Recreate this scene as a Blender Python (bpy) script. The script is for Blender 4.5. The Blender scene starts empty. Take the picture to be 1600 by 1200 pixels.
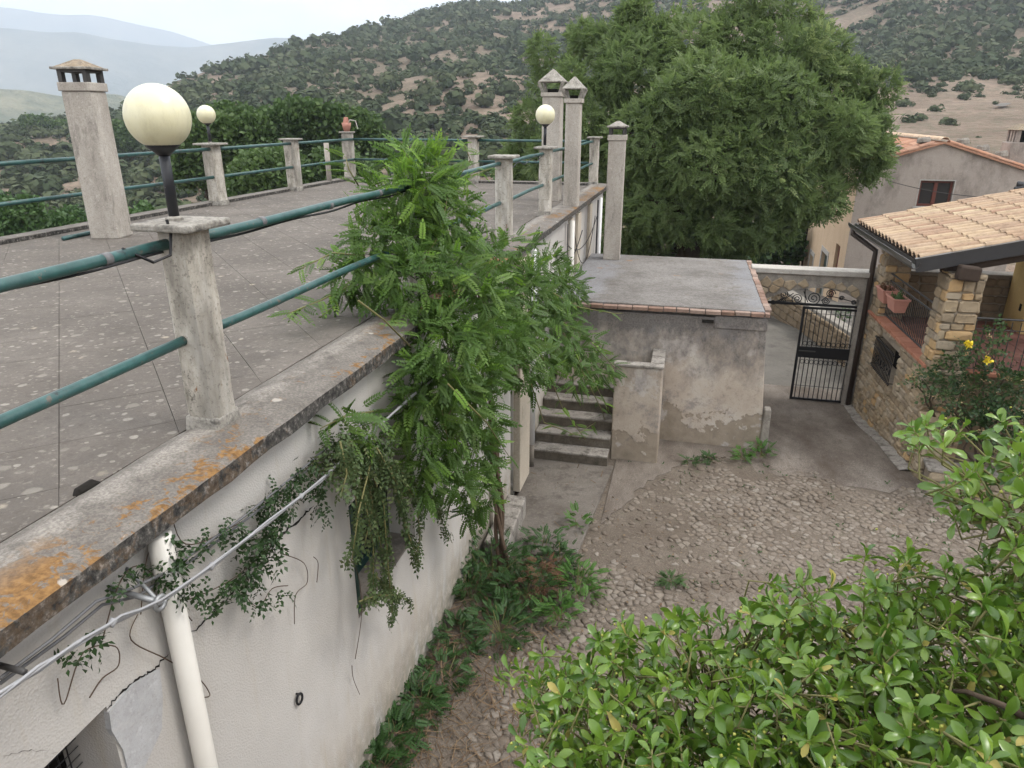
import bpy, bmesh, math, random
import numpy as np
from mathutils import Vector, Matrix, Euler

random.seed(7)
RNG = np.random.default_rng(11)
SC = bpy.context.scene
COL = SC.collection
R = math.radians

# ------------------------------------------------------------------ camera
# the camera stands at the origin; +Y runs along the terrace edge, Z is up
FPX, PITCH, YAW = 1110.0, math.atan(421 / 1110.0), R(14.2)
cam_d = bpy.data.cameras.new('camera')
cam_d.sensor_width = 36.0
cam_d.lens = FPX / 1600.0 * 36.0
cam_d.clip_start = 0.05
cam_d.clip_end = 30000.0
cam = bpy.data.objects.new('camera', cam_d)
COL.objects.link(cam)
cam.rotation_euler = Euler((math.pi / 2 - PITCH, 0, YAW), 'XYZ')
SC.camera = cam

# ------------------------------------------------------------------ sky and sun
SUN_EL, SUN_AZ = R(54), R(85)      # azimuth from +Y towards +X
w = bpy.data.worlds.new('World')
SC.world = w
w.use_nodes = True
wn = w.node_tree.nodes
wl = w.node_tree.links
wn.clear()
wo = wn.new('ShaderNodeOutputWorld')
bg = wn.new('ShaderNodeBackground')
bg.inputs['Strength'].default_value = 0.15
sky = wn.new('ShaderNodeTexSky')
sky.sky_type = 'NISHITA'
sky.sun_disc = False
sky.sun_elevation = SUN_EL
sky.sun_rotation = SUN_AZ
tc = wn.new('ShaderNodeTexCoord')
mp = wn.new('ShaderNodeMapping')
mp.inputs['Scale'].default_value = (2.2, 2.2, 7.0)
n1 = wn.new('ShaderNodeTexNoise')
n1.inputs['Scale'].default_value = 2.3
n1.inputs['Detail'].default_value = 7
n1.inputs['Roughness'].default_value = 0.55
r1 = wn.new('ShaderNodeValToRGB')          # cover of the cloud deck
r1.color_ramp.elements[0].position = 0.30
r1.color_ramp.elements[0].color = (0.94, 0.94, 0.94, 1)
r1.color_ramp.elements[1].position = 0.52
r1.color_ramp.elements[1].color = (1, 1, 1, 1)
r2 = wn.new('ShaderNodeValToRGB')          # thick and thin cloud
r2.color_ramp.elements[0].position = 0.36
r2.color_ramp.elements[0].color = (6.2, 6.3, 6.5, 1)
r2.color_ramp.elements[1].position = 0.56
r2.color_ramp.elements[1].color = (10.6, 10.2, 9.6, 1)
mx = wn.new('ShaderNodeMix')
mx.data_type = 'RGBA'
wl.new(tc.outputs['Generated'], mp.inputs['Vector'])
wl.new(mp.outputs['Vector'], n1.inputs['Vector'])
wl.new(n1.outputs['Fac'], r1.inputs['Fac'])
wl.new(n1.outputs['Fac'], r2.inputs['Fac'])
wl.new(r1.outputs['Color'], mx.inputs['Factor'])
wl.new(sky.outputs['Color'], mx.inputs['A'])
wl.new(r2.outputs['Color'], mx.inputs['B'])
wl.new(mx.outputs['Result'], bg.inputs['Color'])
wl.new(bg.outputs['Background'], wo.inputs['Surface'])

sun_d = bpy.data.lights.new('sun', 'SUN')
sun_d.energy = 1.5
sun_d.angle = R(16)
sun_d.color = (1.0, 0.95, 0.88)
sun = bpy.data.objects.new('sun', sun_d)
COL.objects.link(sun)
sdir = Vector((math.sin(SUN_AZ) * math.cos(SUN_EL), math.cos(SUN_AZ) * math.cos(SUN_EL), math.sin(SUN_EL)))
sun.rotation_euler = sdir.to_track_quat('Z', 'Y').to_euler()

SC.view_settings.view_transform = 'Standard'
SC.view_settings.look = 'None'
SC.view_settings.gamma = 1.0
SC.view_settings.exposure = 1.08
SC.view_settings.use_curve_mapping = False
SC.render.engine = 'CYCLES'
cy = SC.cycles
cy.max_bounces = 7
cy.diffuse_bounces = 3
cy.glossy_bounces = 2
cy.transmission_bounces = 3
cy.transparent_max_bounces = 8
cy.volume_bounces = 1
cy.use_denoising = True
cy.caustics_reflective = False
cy.caustics_refractive = False

# ------------------------------------------------------------------ measuring the photograph
_F0 = np.array([-math.sin(YAW), math.cos(YAW), 0.0])
_RT = np.array([math.cos(YAW), math.sin(YAW), 0.0])
_FW = _F0 * math.cos(PITCH) + np.array([0, 0, -math.sin(PITCH)])
_UP = _F0 * math.sin(PITCH) + np.array([0, 0, math.cos(PITCH)])

def ray(x, y):
    return _FW * FPX + _RT * (x - 800.0) + _UP * (600.0 - y)
def onx(x, y, X):
    d = ray(x, y)
    return d * (X / d[0])
def ony(x, y, Y):
    d = ray(x, y)
    return d * (Y / d[1])
def onz(x, y, Z):
    d = ray(x, y)
    return d * (Z / d[2])
def atd(x, y, D):
    d = ray(x, y)
    return d * (D / np.linalg.norm(d))
def onp(x, y, p0, n):
    d = ray(x, y)
    p0 = np.asarray(p0, float)
    n = np.asarray(n, float)
    return d * ((p0 @ n) / (d @ n))
def depth_of(p):
    return float(np.asarray(p) @ _FW)
def px_of(p):
    p = np.asarray(p, float)
    q = p @ _FW
    return 800 + FPX * (p @ _RT) / q, 600 - FPX * (p @ _UP) / q

# ------------------------------------------------------------------ mesh helpers
class MB:
    def __init__(s):
        s.v = []
        s.f = []
    def add(s, verts, faces):
        b = len(s.v)
        s.v += [tuple(map(float, p)) for p in verts]
        s.f += [tuple(i + b for i in f) for f in faces]
        return s
    def box(s, x0, x1, y0, y1, z0, z1):
        return s.hexa([(x0, y0), (x1, y0), (x1, y1), (x0, y1)], z0, z1)
    def hexa(s, base, z0, z1, top=None):
        top = top or base
        n = len(base)
        vs = [(p[0], p[1], z0) for p in base] + [(p[0], p[1], z1) for p in top]
        fs = [tuple(range(n - 1, -1, -1)), tuple(range(n, 2 * n))]
        fs += [(i, (i + 1) % n, n + (i + 1) % n, n + i) for i in range(n)]
        return s.add(vs, fs)
    def obox(s, c, ax, ay, az, sx, sy, sz):
        c, ax, ay, az = [np.asarray(q, float) for q in (c, ax, ay, az)]
        vs = [c + ax * sx * i / 2 + ay * sy * j / 2 + az * sz * k / 2
              for k in (-1, 1) for i, j in ((-1, -1), (1, -1), (1, 1), (-1, 1))]
        return s.add(vs, [(3, 2, 1, 0), (4, 5, 6, 7), (0, 1, 5, 4), (1, 2, 6, 5), (2, 3, 7, 6), (3, 0, 4, 7)])
    def tube(s, pts, r, n=8, cap=True):
        pts = [np.asarray(p, float) for p in pts]
        m = len(pts)
        rs = r if isinstance(r, (list, tuple)) else [r] * m
        vs = []
        ref = None
        for i, p in enumerate(pts):
            t = pts[min(i + 1, m - 1)] - pts[max(i - 1, 0)]
            t = t / (np.linalg.norm(t) + 1e-9)
            if ref is None:
                a = np.array([0, 0, 1.0]) if abs(t[2]) < 0.9 else np.array([1.0, 0, 0])
                ref = np.cross(t, a)
            ref = ref - t * (ref @ t)
            ref = ref / (np.linalg.norm(ref) + 1e-9)
            b = np.cross(t, ref)
            for k in range(n):
                an = 2 * math.pi * k / n
                vs.append(p + rs[i] * (math.cos(an) * ref + math.sin(an) * b))
        fs = []
        for i in range(m - 1):
            for k in range(n):
                k2 = (k + 1) % n
                fs.append((i * n + k, i * n + k2, (i + 1) * n + k2, (i + 1) * n + k))
        if cap:
            fs.append(tuple(range(n - 1, -1, -1)))
            fs.append(tuple((m - 1) * n + k for k in range(n)))
        return s.add(vs, fs)
    def lathe(s, prof, c, n=16):
        vs = []
        for (r, z) in prof:
            for k in range(n):
                a = 2 * math.pi * k / n
                vs.append((c[0] + r * math.cos(a), c[1] + r * math.sin(a), c[2] + z))
        m = len(prof)
        fs = [tuple(range(n - 1, -1, -1)), tuple((m - 1) * n + k for k in range(n))]
        for i in range(m - 1):
            for k in range(n):
                k2 = (k + 1) % n
                fs.append((i * n + k, i * n + k2, (i + 1) * n + k2, (i + 1) * n + k))
        return s.add(vs, fs)
    def mesh(s, name, mat, smooth=False, off=(0, 0, 0)):
        me = bpy.data.meshes.new(name)
        o = np.asarray(off, float)
        me.from_pydata([(p[0] - o[0], p[1] - o[1], p[2] - o[2]) for p in s.v], [], s.f)
        if smooth:
            me.polygons.foreach_set('use_smooth', [True] * len(me.polygons))
        me.materials.append(mat)
        me.update()
        return me
    def build(s, name, mat, parent=None, smooth=False, bevel=0.0, seg=2):
        o = bpy.data.objects.new(name, s.mesh(name, mat, smooth, org(parent)))
        COL.objects.link(o)
        if parent:
            o.parent = parent
        if bevel:
            b = o.modifiers.new('bevel', 'BEVEL')
            b.width = bevel
            b.segments = seg
            b.limit_method = 'ANGLE'
            b.angle_limit = R(40)
        return o

def org(o):
    p = Vector((0, 0, 0))
    while o is not None:
        p += o.location
        o = o.parent
    return p

def thing(name, label, cat, loc=(0, 0, 0), group=None):
    o = bpy.data.objects.new(name, None)
    o.empty_display_size = 0.2
    COL.objects.link(o)
    o.location = [float(q) for q in loc]
    return tag(o, label, cat, group)
def tag(o, label=None, cat=None, group=None, kind=None):
    if label: o['label'] = label
    if cat: o['category'] = cat
    if group: o['group'] = group
    if kind: o['kind'] = kind
    return o
def struct(o):
    o['kind'] = 'structure'
    return o
def piece(name, mesh, parent, loc, rot=None, scale=(1, 1, 1)):
    o = bpy.data.objects.new(name, mesh)
    COL.objects.link(o)
    m = Matrix.LocRotScale(Vector(loc) - org(parent), rot, Vector(scale)) if rot is not None else Matrix.LocRotScale(Vector(loc) - org(parent), None, Vector(scale))
    o.matrix_local = m
    if parent:
        o.parent = parent
    return o
def basis(x, y, z):
    return Matrix(((x[0], y[0], z[0]), (x[1], y[1], z[1]), (x[2], y[2], z[2]))).to_quaternion()
def copy_tree(o, parent=None):
    c = o.copy()
    COL.objects.link(c)
    if parent: c.parent = parent
    for ch in list(o.children):
        copy_tree(ch, c)
    return c

def clip(poly, a, b, c):            # keep a*x + b*y <= c
    out = []
    n = len(poly)
    for i in range(n):
        p, q = poly[i], poly[(i + 1) % n]
        dp, dq = a * p[0] + b * p[1] - c, a * q[0] + b * q[1] - c
        if dp <= 0: out.append(p)
        if dp * dq < 0:
            t = dp / (dp - dq)
            out.append((p[0] + (q[0] - p[0]) * t, p[1] + (q[1] - p[1]) * t))
    return out
def inset(poly, k):
    cx = sum(p[0] for p in poly) / len(poly)
    cy_ = sum(p[1] for p in poly) / len(poly)
    return [(cx + (p[0] - cx) * k, cy_ + (p[1] - cy_) * k) for p in poly]
def inpoly(x, y, poly):
    r = False
    n = len(poly)
    j = n - 1
    for i in range(n):
        xi, yi = poly[i]
        xj, yj = poly[j]
        if (yi > y) != (yj > y) and x < (xj - xi) * (y - yi) / (yj - yi) + xi:
            r = not r
        j = i
    return r

# big meshes of repeated little faces
def fol_mesh(name, tmpl, pos, rot, scl, mat, rnd=None, off=(0, 0, 0)):
    tv, tf = tmpl
    tv = np.asarray(tv, float)
    n, k = len(pos), len(tv)
    pos = np.asarray(pos, float) - np.asarray(off, float)
    v = np.einsum('nij,kj->nki', rot, tv) * np.asarray(scl, float).reshape(n, 1, 1) + pos[:, None, :]
    me = bpy.data.meshes.new(name)
    lens = np.array([len(f) for f in tf])
    idx = np.concatenate([np.array(f) for f in tf])
    L = len(idx)
    me.vertices.add(n * k)
    me.vertices.foreach_set('co', v.reshape(-1).astype(np.float32))
    me.loops.add(n * L)
    me.loops.foreach_set('vertex_index', (idx[None, :] + (np.arange(n) * k)[:, None]).reshape(-1).astype(np.int32))
    nf = len(tf)
    me.polygons.add(n * nf)
    st = np.concatenate([[0], np.cumsum(lens)[:-1]])
    me.polygons.foreach_set('loop_start', (st[None, :] + (np.arange(n) * L)[:, None]).reshape(-1).astype(np.int32))
    try:
        me.polygons.foreach_set('loop_total', np.tile(lens, n).astype(np.int32))
    except Exception:
        pass
    at = me.attributes.new('rnd', 'FLOAT', 'POINT')
    rv = RNG.random(n) if rnd is None else np.asarray(rnd)
    at.data.foreach_set('value', np.repeat(rv, k).astype(np.float32))
    me.materials.append(mat)
    me.update(calc_edges=True)
    return me
def fol(name, tmpl, pos, rot, scl, mat, parent=None, rnd=None):
    o = bpy.data.objects.new(name, fol_mesh(name, tmpl, pos, rot, scl, mat, rnd, org(parent)))
    COL.objects.link(o)
    if parent: o.parent = parent
    return o
def rots(d, up=(0, 0, 1), roll=0.5):
    """rotation matrices whose Y axis is d and whose Z axis is near up"""
    d = np.asarray(d, float)
    d = d / (np.linalg.norm(d, axis=1, keepdims=True) + 1e-9)
    u = np.asarray(up, float)
    u = (u if u.ndim == 2 else u[None, :]) + RNG.normal(0, roll, d.shape)
    x = np.cross(d, u)
    x = x / (np.linalg.norm(x, axis=1, keepdims=True) + 1e-9)
    z = np.cross(x, d)
    return np.stack([x, d, z], axis=2)
def rdir(n):
    v = RNG.normal(0, 1, (n, 3))
    return v / np.linalg.norm(v, axis=1, keepdims=True)

def pinnate(pairs, ll, lw, droop=0.25, stem=0.18, sweep=0.55, fold=True):
    vs, fs = [], []
    def leaflet(bx, by, bz, dx, dy, L, W):
        b = len(vs)
        px_, py_ = -dy, dx
        tip = (bx + dx * L, by + dy * L, bz - 0.22 * L)
        m = 0.45
        vs.append((bx, by, bz))
        vs.append((bx + dx * L * m + px_ * W, by + dy * L * m + py_ * W, bz + 0.03 * L))
        vs.append(tip)
        vs.append((bx + dx * L * m - px_ * W, by + dy * L * m - py_ * W, bz + 0.03 * L))
        if fold: vs.append((bx + dx * L * m, by + dy * L * m, bz - 0.05 * L))
        if fold:
            fs.extend([(b, b + 4, b + 1), (b + 4, b + 2, b + 1), (b, b + 3, b + 4), (b + 4, b + 3, b + 2)])
        else:
            fs.append((b, b + 3, b + 2, b + 1))
    for i in range(pairs):
        t = stem + (0.95 - stem) * i / pairs
        k = ll * (1.0 - 0.35 * abs(i / pairs - 0.4))
        for s in (-1, 1):
            a = sweep + 0.3 * i / pairs
            leaflet(0, t, -droop * t * t, s * math.cos(a), math.sin(a), k, lw)
    leaflet(0, 0.95, -droop * 0.9, 0, 1, ll * 1.05, lw)
    if not fold: return vs, fs
    b = len(vs)
    vs.extend([(-0.008, 0, 0), (0.008, 0, 0), (0, 0.95, -droop * 0.9), (0, 0.5, -droop * 0.25 - 0.012)])
    fs.extend([(b, b + 1, b + 3), (b + 3, b + 1, b + 2), (b, b + 3, b + 2)])
    return vs, fs
def clump_tmpl(n, L, W, seed):
    g = np.random.default_rng(seed)
    vs, fs = [], []
    for i in range(n):
        d = g.normal(0, 1, 3)
        d /= np.linalg.norm(d)
        p = g.normal(0, 0.22, 3)
        x = np.cross(d, g.normal(0, 1, 3))
        x /= np.linalg.norm(x)
        b = len(vs)
        vs.extend([p, p + d * L * .5 + x * W, p + d * L, p + d * L * .5 - x * W])
        fs.append((b, b + 1, b + 2, b + 3))
    return [tuple(q) for q in vs], fs

# ------------------------------------------------------------------ materials
class N:
    def __init__(s, name):
        s.m = bpy.data.materials.new(name)
        s.m.use_nodes = True
        s.t = s.m.node_tree
        s.t.nodes.clear()
        s.out = s.t.nodes.new('ShaderNodeOutputMaterial')
        s.geo = s.t.nodes.new('ShaderNodeNewGeometry')
        s.pos = s.geo.outputs['Position']
    def nd(s, k, **kw):
        n = s.t.nodes.new('ShaderNode' + k)
        for a, b in kw.items():
            setattr(n, a, b)
        return n
    def ln(s, a, b):
        s.t.links.new(a, b)
    def put(s, sock, v):
        if isinstance(v, bpy.types.NodeSocket): s.ln(v, sock)
        elif isinstance(v, (tuple, list)): sock.default_value = tuple(v) + ((1,) if len(v) == 3 and sock.type == 'RGBA' else ())
        else: sock.default_value = v
    def vec(s, sc):
        n = s.nd('Mapping')
        n.inputs['Scale'].default_value = sc
        s.ln(s.pos, n.inputs['Vector'])
        return n.outputs['Vector']
    def noise(s, scale, detail=4, rough=0.6, vec=None, dist=0.0):
        n = s.nd('TexNoise')
        n.inputs['Scale'].default_value = scale
        n.inputs['Detail'].default_value = detail
        n.inputs['Roughness'].default_value = rough
        n.inputs['Distortion'].default_value = dist
        s.ln(vec or s.pos, n.inputs['Vector'])
        return n.outputs['Fac']
    def voro(s, scale, vec=None, feature='F1', rand=1.0):
        n = s.nd('TexVoronoi', feature=feature)
        n.inputs['Scale'].default_value = scale
        n.inputs['Randomness'].default_value = rand
        s.ln(vec or s.pos, n.inputs['Vector'])
        return n
    def ramp(s, fac, stops):
        n = s.nd('ValToRGB')
        e = n.color_ramp.elements
        while len(e) < len(stops): e.new(0.5)
        for i, (p, c) in enumerate(stops):
            e[i].position = p
            c = (c, c, c) if not isinstance(c, (tuple, list)) else c
            e[i].color = tuple(c) + (1,)
        s.ln(fac, n.inputs['Fac'])
        return n.outputs['Color']
    def step(s, fac, a, b):
        n = s.nd('MapRange')
        n.inputs['From Min'].default_value = a
        n.inputs['From Max'].default_value = b
        s.ln(fac, n.inputs['Value'])
        return n.outputs['Result']
    def math(s, op, a, b=0.0):
        n = s.nd('Math', operation=op)
        s.put(n.inputs[0], a)
        s.put(n.inputs[1], b)
        return n.outputs[0]
    def mix(s, fac, a, b, blend='MIX'):
        n = s.nd('Mix', data_type='RGBA', blend_type=blend)
        s.put(n.inputs['Factor'], fac)
        s.put(n.inputs['A'], a)
        s.put(n.inputs['B'], b)
        return n.outputs['Result']
    def rnd(s):
        o = s.nd('ObjectInfo')
        a = s.nd('Attribute', attribute_name='rnd')
        return s.math('FRACT', s.math('ADD', o.outputs['Random'], a.outputs['Fac']))
    def z(s):
        n = s.nd('SeparateXYZ')
        s.ln(s.pos, n.inputs[0])
        return n.outputs['Z']
    def xyz(s):
        n = s.nd('SeparateXYZ')
        s.ln(s.pos, n.inputs[0])
        return n.outputs
    def up(s):
        n = s.nd('SeparateXYZ')
        s.ln(s.geo.outputs['Normal'], n.inputs[0])
        return n.outputs['Z']
    def done(s, col, rough=0.85, bump=None, bstr=0.4, bdist=0.01, metal=0.0, spec=0.3, trans=None):
        p = s.nd('BsdfPrincipled')
        s.put(p.inputs['Base Color'], col)
        s.put(p.inputs['Roughness'], rough)
        p.inputs['Metallic'].default_value = metal
        p.inputs['Specular IOR Level'].default_value = spec
        if bump is not None:
            b = s.nd('Bump')
            b.inputs['Strength'].default_value = bstr
            b.inputs['Distance'].default_value = bdist
            s.ln(bump, b.inputs['Height'])
            s.ln(b.outputs['Normal'], p.inputs['Normal'])
        sh = p.outputs['BSDF']
        if trans:
            t = s.nd('BsdfTranslucent')
            s.put(t.inputs['Color'], col)
            mxs = s.nd('MixShader')
            mxs.inputs[0].default_value = trans
            s.ln(sh, mxs.inputs[1])
            s.ln(t.outputs[0], mxs.inputs[2])
            sh = mxs.outputs[0]
        s.ln(sh, s.out.inputs['Surface'])
        return s.m

def m_screed():
    s = N('terrace_screed')
    g = s.noise(90, 3, .7)
    big = s.noise(0.9, 5, .6)
    base = s.ramp(big, [(.3, (.09, .078, .067)), (.55, (.138, .12, .104)), (.75, (.185, .163, .143))])
    base = s.mix(s.step(g, .3, .75), s.mix(.35, base, (.04, .038, .036)), base)
    base = s.mix(s.math('MULTIPLY', s.step(s.rnd(), 0, 1), .06), base, (.10, .09, .08))
    base = s.mix(s.math('MULTIPLY', s.step(s.noise(13, 6, .78), .52, .64), .5), base, (.075, .064, .055))
    base = s.mix(s.math('MULTIPLY', s.step(s.noise(24, 5, .75), .56, .66), .4), base, (.24, .215, .19))
    base = s.mix(s.math('MULTIPLY', s.step(s.noise(2.2, 5, .7), .52, .66), .4), base, (.085, .075, .066))
    v2 = s.nd('VectorMath', operation='ADD')
    sc = s.nd('VectorMath', operation='SCALE')
    nt = s.nd('TexNoise')
    nt.inputs['Scale'].default_value = 14
    s.ln(s.pos, nt.inputs['Vector'])
    s.ln(nt.outputs['Color'], sc.inputs[0])
    sc.inputs['Scale'].default_value = 0.035
    s.ln(s.pos, v2.inputs[0])
    s.ln(sc.outputs[0], v2.inputs[1])
    zone = s.noise(1.3, 3, .5)
    col = base
    for scale, lo, hi, c in ((6.5, .10, .27, (.31, .285, .245)), (11, .10, .30, (.35, .325, .285)), (4.2, .07, .15, (.36, .315, .245)), (21, .1, .33, (.30, .275, .24))):
        v = s.voro(scale, v2.outputs[0])
        sep = s.nd('SeparateColor')
        s.ln(v.outputs['Color'], sep.inputs[0])
        keep = s.math('MULTIPLY', s.step(s.math('ADD', sep.outputs[0], s.math('MULTIPLY', zone, .9)), .88, 1.0), 1.0)
        rad = s.math('ADD', s.math('MULTIPLY', sep.outputs[1], hi - lo), lo)
        ins = s.step(s.math('SUBTRACT', s.math('ADD', rad, s.math('MULTIPLY', s.math('SUBTRACT', s.noise(33, 4, .7), .5), .22)), v.outputs['Distance']), -.01, .06)
        inner = s.mix(s.step(g, .35, .7), c, tuple(q * .72 for q in c))
        col = s.mix(s.math('MULTIPLY', s.math('MULTIPLY', ins, keep), s.math('ADD', s.math('MULTIPLY', sep.outputs[2], .65), .32)), col, inner)
    return s.done(col, .92, s.math('ADD', g, s.math('MULTIPLY', big, .5)), .5, .006)

def m_edge():
    s = N('edge_concrete')
    g = s.noise(70, 4, .7)
    b = s.noise(7, 5, .65)
    base = s.ramp(b, [(.3, (.115, .102, .090)), (.6, (.205, .184, .163))])
    fil = s.xyz()['X']
    fl_ = s.math('MULTIPLY', s.step(fil, -2.40, -2.35), s.step(fil, -2.22, -2.27))
    base = s.mix(s.math('MULTIPLY', fl_, s.step(b, .3, .6)), base, (.29, .265, .235))
    base = s.mix(s.step(g, .42, .6), s.mix(.5, base, (.06, .055, .05)), base)
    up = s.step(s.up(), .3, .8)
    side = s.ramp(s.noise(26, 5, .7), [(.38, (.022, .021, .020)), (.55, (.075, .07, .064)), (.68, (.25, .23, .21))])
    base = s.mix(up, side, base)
    x = s.xyz()['X']
    near = s.step(x, -2.33, -2.12)
    z1 = s.noise(2.1, 2, .5, vec=s.vec((1.0, .55, 1.0)))
    z2 = s.noise(13, 5, .72, dist=.7)
    l = s.math('MULTIPLY', s.step(s.math('ADD', s.math('MULTIPLY', z1, .85), s.math('MULTIPLY', z2, 1.15)), 1.05, 1.12), s.math('ADD', s.math('MULTIPLY', up, .78), .22))
    l = s.math('MULTIPLY', l, near)
    oc = s.ramp(s.noise(40, 3, .6), [(.35, (.125, .066, .024)), (.65, (.25, .138, .052))])
    col = s.mix(l, base, oc)
    v = s.voro(6.0)
    sep = s.nd('SeparateColor')
    s.ln(v.outputs['Color'], sep.inputs[0])
    pale = s.math('MULTIPLY', s.step(s.math('SUBTRACT', s.math('ADD', .11, s.math('MULTIPLY', s.math('SUBTRACT', z2, .5), .5)), v.outputs['Distance']), 0, .06), s.step(sep.outputs[0], .6, .62))
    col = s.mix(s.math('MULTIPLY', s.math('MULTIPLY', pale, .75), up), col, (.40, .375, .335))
    return s.done(col, .95, s.math('ADD', g, b), .7, .008)

def m_stucco():
    s = N('white_stucco')
    g = s.voro(95).outputs['Distance']
    n = s.noise(1.2, 5, .6)
    base = s.ramp(n, [(.3, (.41, .388, .365)), (.7, (.485, .463, .437))])
    v = s.noise(2.4, 5, .65, vec=s.vec((2.5, 2.5, .5)))
    z = s.z()
    low = s.step(s.math('ADD', z, s.math('MULTIPLY', v, 1.8)), -2.85, -3.9)
    stain = s.ramp(s.noise(5, 4, .6), [(.35, (.22, .155, .085)), (.65, (.41, .335, .24))])
    col = s.mix(s.math('MULTIPLY', low, s.step(v, .36, .62)), base, stain)
    col = s.mix(s.math('MULTIPLY', s.step(s.noise(3.0, 4, .7, vec=s.vec((3, 3, .35))), .56, .75), .35), col, (.37, .31, .22))
    wet = s.step(z, -4.2, -4.85)
    col = s.mix(s.math('MULTIPLY', wet, s.step(s.noise(8, 4, .7), .3, .55)), col, (.16, .15, .12))
    return s.done(col, .95, g, .3, .008)

def m_paintedpost():
    s = N('painted_concrete')
    n = s.noise(6, 6, .72, vec=s.vec((1, 1, .35)))
    g = s.noise(60, 4, .7)
    base = s.ramp(n, [(.32, (.17, .155, .13)), (.5, (.40, .37, .32)), (.68, (.55, .525, .48))])
    base = s.mix(s.math('MULTIPLY', s.step(g, .58, .66), s.step(n, .6, .42)), base, (.10, .09, .075))
    ru = s.math('MULTIPLY', s.step(s.noise(16, 3, .6, vec=s.vec((1, 1, .5))), .68, .73), 1.0)
    base = s.mix(ru, base, (.20, .09, .035))
    x = s.noise(3, 4, .6, vec=s.vec((1, 1, .25)))
    base = s.mix(s.math('MULTIPLY', s.step(x, .50, .62), .6), base, (.13, .12, .105))
    base = s.mix(s.math('MULTIPLY', s.step(s.noise(28, 6, .8), .55, .62), .55), base, (.09, .08, .068))
    return s.done(base, .9, s.math('ADD', g, n), .45, .006)

def m_concrete(name, a, b, dark=(.07, .065, .06), scale=3.0, vs=(1, 1, .4), d0=.55, d1=.72, amt=.8):
    s = N(name)
    n = s.noise(scale, 6, .68, vec=s.vec(vs))
    g = s.noise(60, 4, .7)
    base = s.ramp(n, [(.3, a), (.7, b)])
    st = s.step(s.noise(scale * 1.3 + .7, 5, .7, vec=s.vec(vs)), d0, d1)
    base = s.mix(s.math('MULTIPLY', st, amt), base, dark)
    base = s.mix(s.math('MULTIPLY', s.step(g, .5, .68), .5), base, dark)
    base = s.mix(s.math('MULTIPLY', s.step(s.noise(17, 5, .75), .56, .66), .45), base, tuple(min(1, q * 1.25) for q in b))
    base = s.mix(s.math('MULTIPLY', s.step(s.noise(13, 6, .8), .54, .66), .45), base, tuple(q * 1.6 for q in dark))
    return s.done(base, .93, s.math('ADD', g, n), .5, .006)

def m_shed():
    s = N('shed_render')
    n = s.noise(1.6, 6, .65)
    base = s.ramp(n, [(.3, (.32, .265, .212)), (.5, (.42, .36, .30)), (.7, (.47, .425, .375))])
    fine = s.noise(40, 4, .7)
    z = s.z()
    # black algae streaks on the upper third, running down
    vv = s.noise(2.6, 6, .72, vec=s.vec((1.3, 1, .8)))
    top = s.step(s.math('ADD', z, s.math('MULTIPLY', s.math('SUBTRACT', vv, .5), 2.4)), -3.9, -3.05)
    col = s.mix(s.math('MULTIPLY', top, .85), base, s.ramp(fine, [(.35, (.04, .038, .04)), (.65, (.13, .122, .122))]))
    sp = s.step(s.noise(2.7, 6, .75), .54, .64)
    col = s.mix(s.math('MULTIPLY', sp, .6), col, (.17, .16, .16))
    # lost top coat near the base, with a crisp edge
    pl = s.step(s.math('ADD', s.math('MULTIPLY', z, -.45), s.noise(1.7, 5, .62)), 2.51, 2.53)
    col = s.mix(pl, col, s.ramp(s.noise(5, 4, .6), [(.35, (.23, .19, .145)), (.65, (.31, .26, .205))]))
    wp = s.math('MULTIPLY', s.step(s.noise(1.3, 5, .6), .57, .60), s.math('SUBTRACT', 1.0, top))
    col = s.mix(s.math('MULTIPLY', wp, .5), col, (.52, .49, .47))
    col = s.mix(s.math('MULTIPLY', s.step(s.noise(9, 6, .78), .56, .66), .45), col, (.14, .125, .115))
    col = s.mix(s.math('MULTIPLY', s.step(fine, .55, .68), .25), col, (.12, .105, .09))
    return s.done(col, .93, s.math('SUBTRACT', s.math('ADD', fine, n), s.math('MULTIPLY', pl, 1.5)), .5, .008)

def m_shedroof():
    s = N('shed_roof_screed')
    b = s.noise(1.3, 6, .68)
    g = s.noise(48, 5, .75)
    base = s.ramp(b, [(.32, (.125, .113, .103)), (.5, (.20, .186, .174)), (.68, (.26, .245, .23))])
    base = s.mix(s.math('MULTIPLY', s.step(s.noise(15, 6, .8), .50, .62), .6), base, (.075, .066, .058))
    base = s.mix(s.math('MULTIPLY', s.step(s.noise(19, 5, .75), .57, .66), .5), base, (.33, .315, .295))
    x = s.xyz()['X']
    wv = s.noise(1.8, 5, .65)
    e1 = s.step(s.math('ADD', s.math('MULTIPLY', x, -1), s.math('MULTIPLY', wv, 1.6)), 2.05, 2.35)
    e2 = s.step(s.math('ADD', x, s.math('MULTIPLY', wv, 1.8)), 1.55, 1.9)
    col = s.mix(s.math('MULTIPLY', s.math('MAXIMUM', e1, e2), .6), base, (.25, .255, .275))
    col = s.mix(s.step(g, .42, .62), s.mix(.45, col, (.06, .055, .05)), col)
    col = s.mix(s.math('MULTIPLY', s.step(s.noise(6, 5, .75), .57, .66), .7), col, (.10, .085, .07))
    col = s.mix(s.math('MULTIPLY', s.step(s.noise(2.2, 4, .7), .64, .70), .6), col, (.24, .13, .06))
    return s.done(col, .93, s.math('ADD', g, b), .6, .006)

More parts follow.
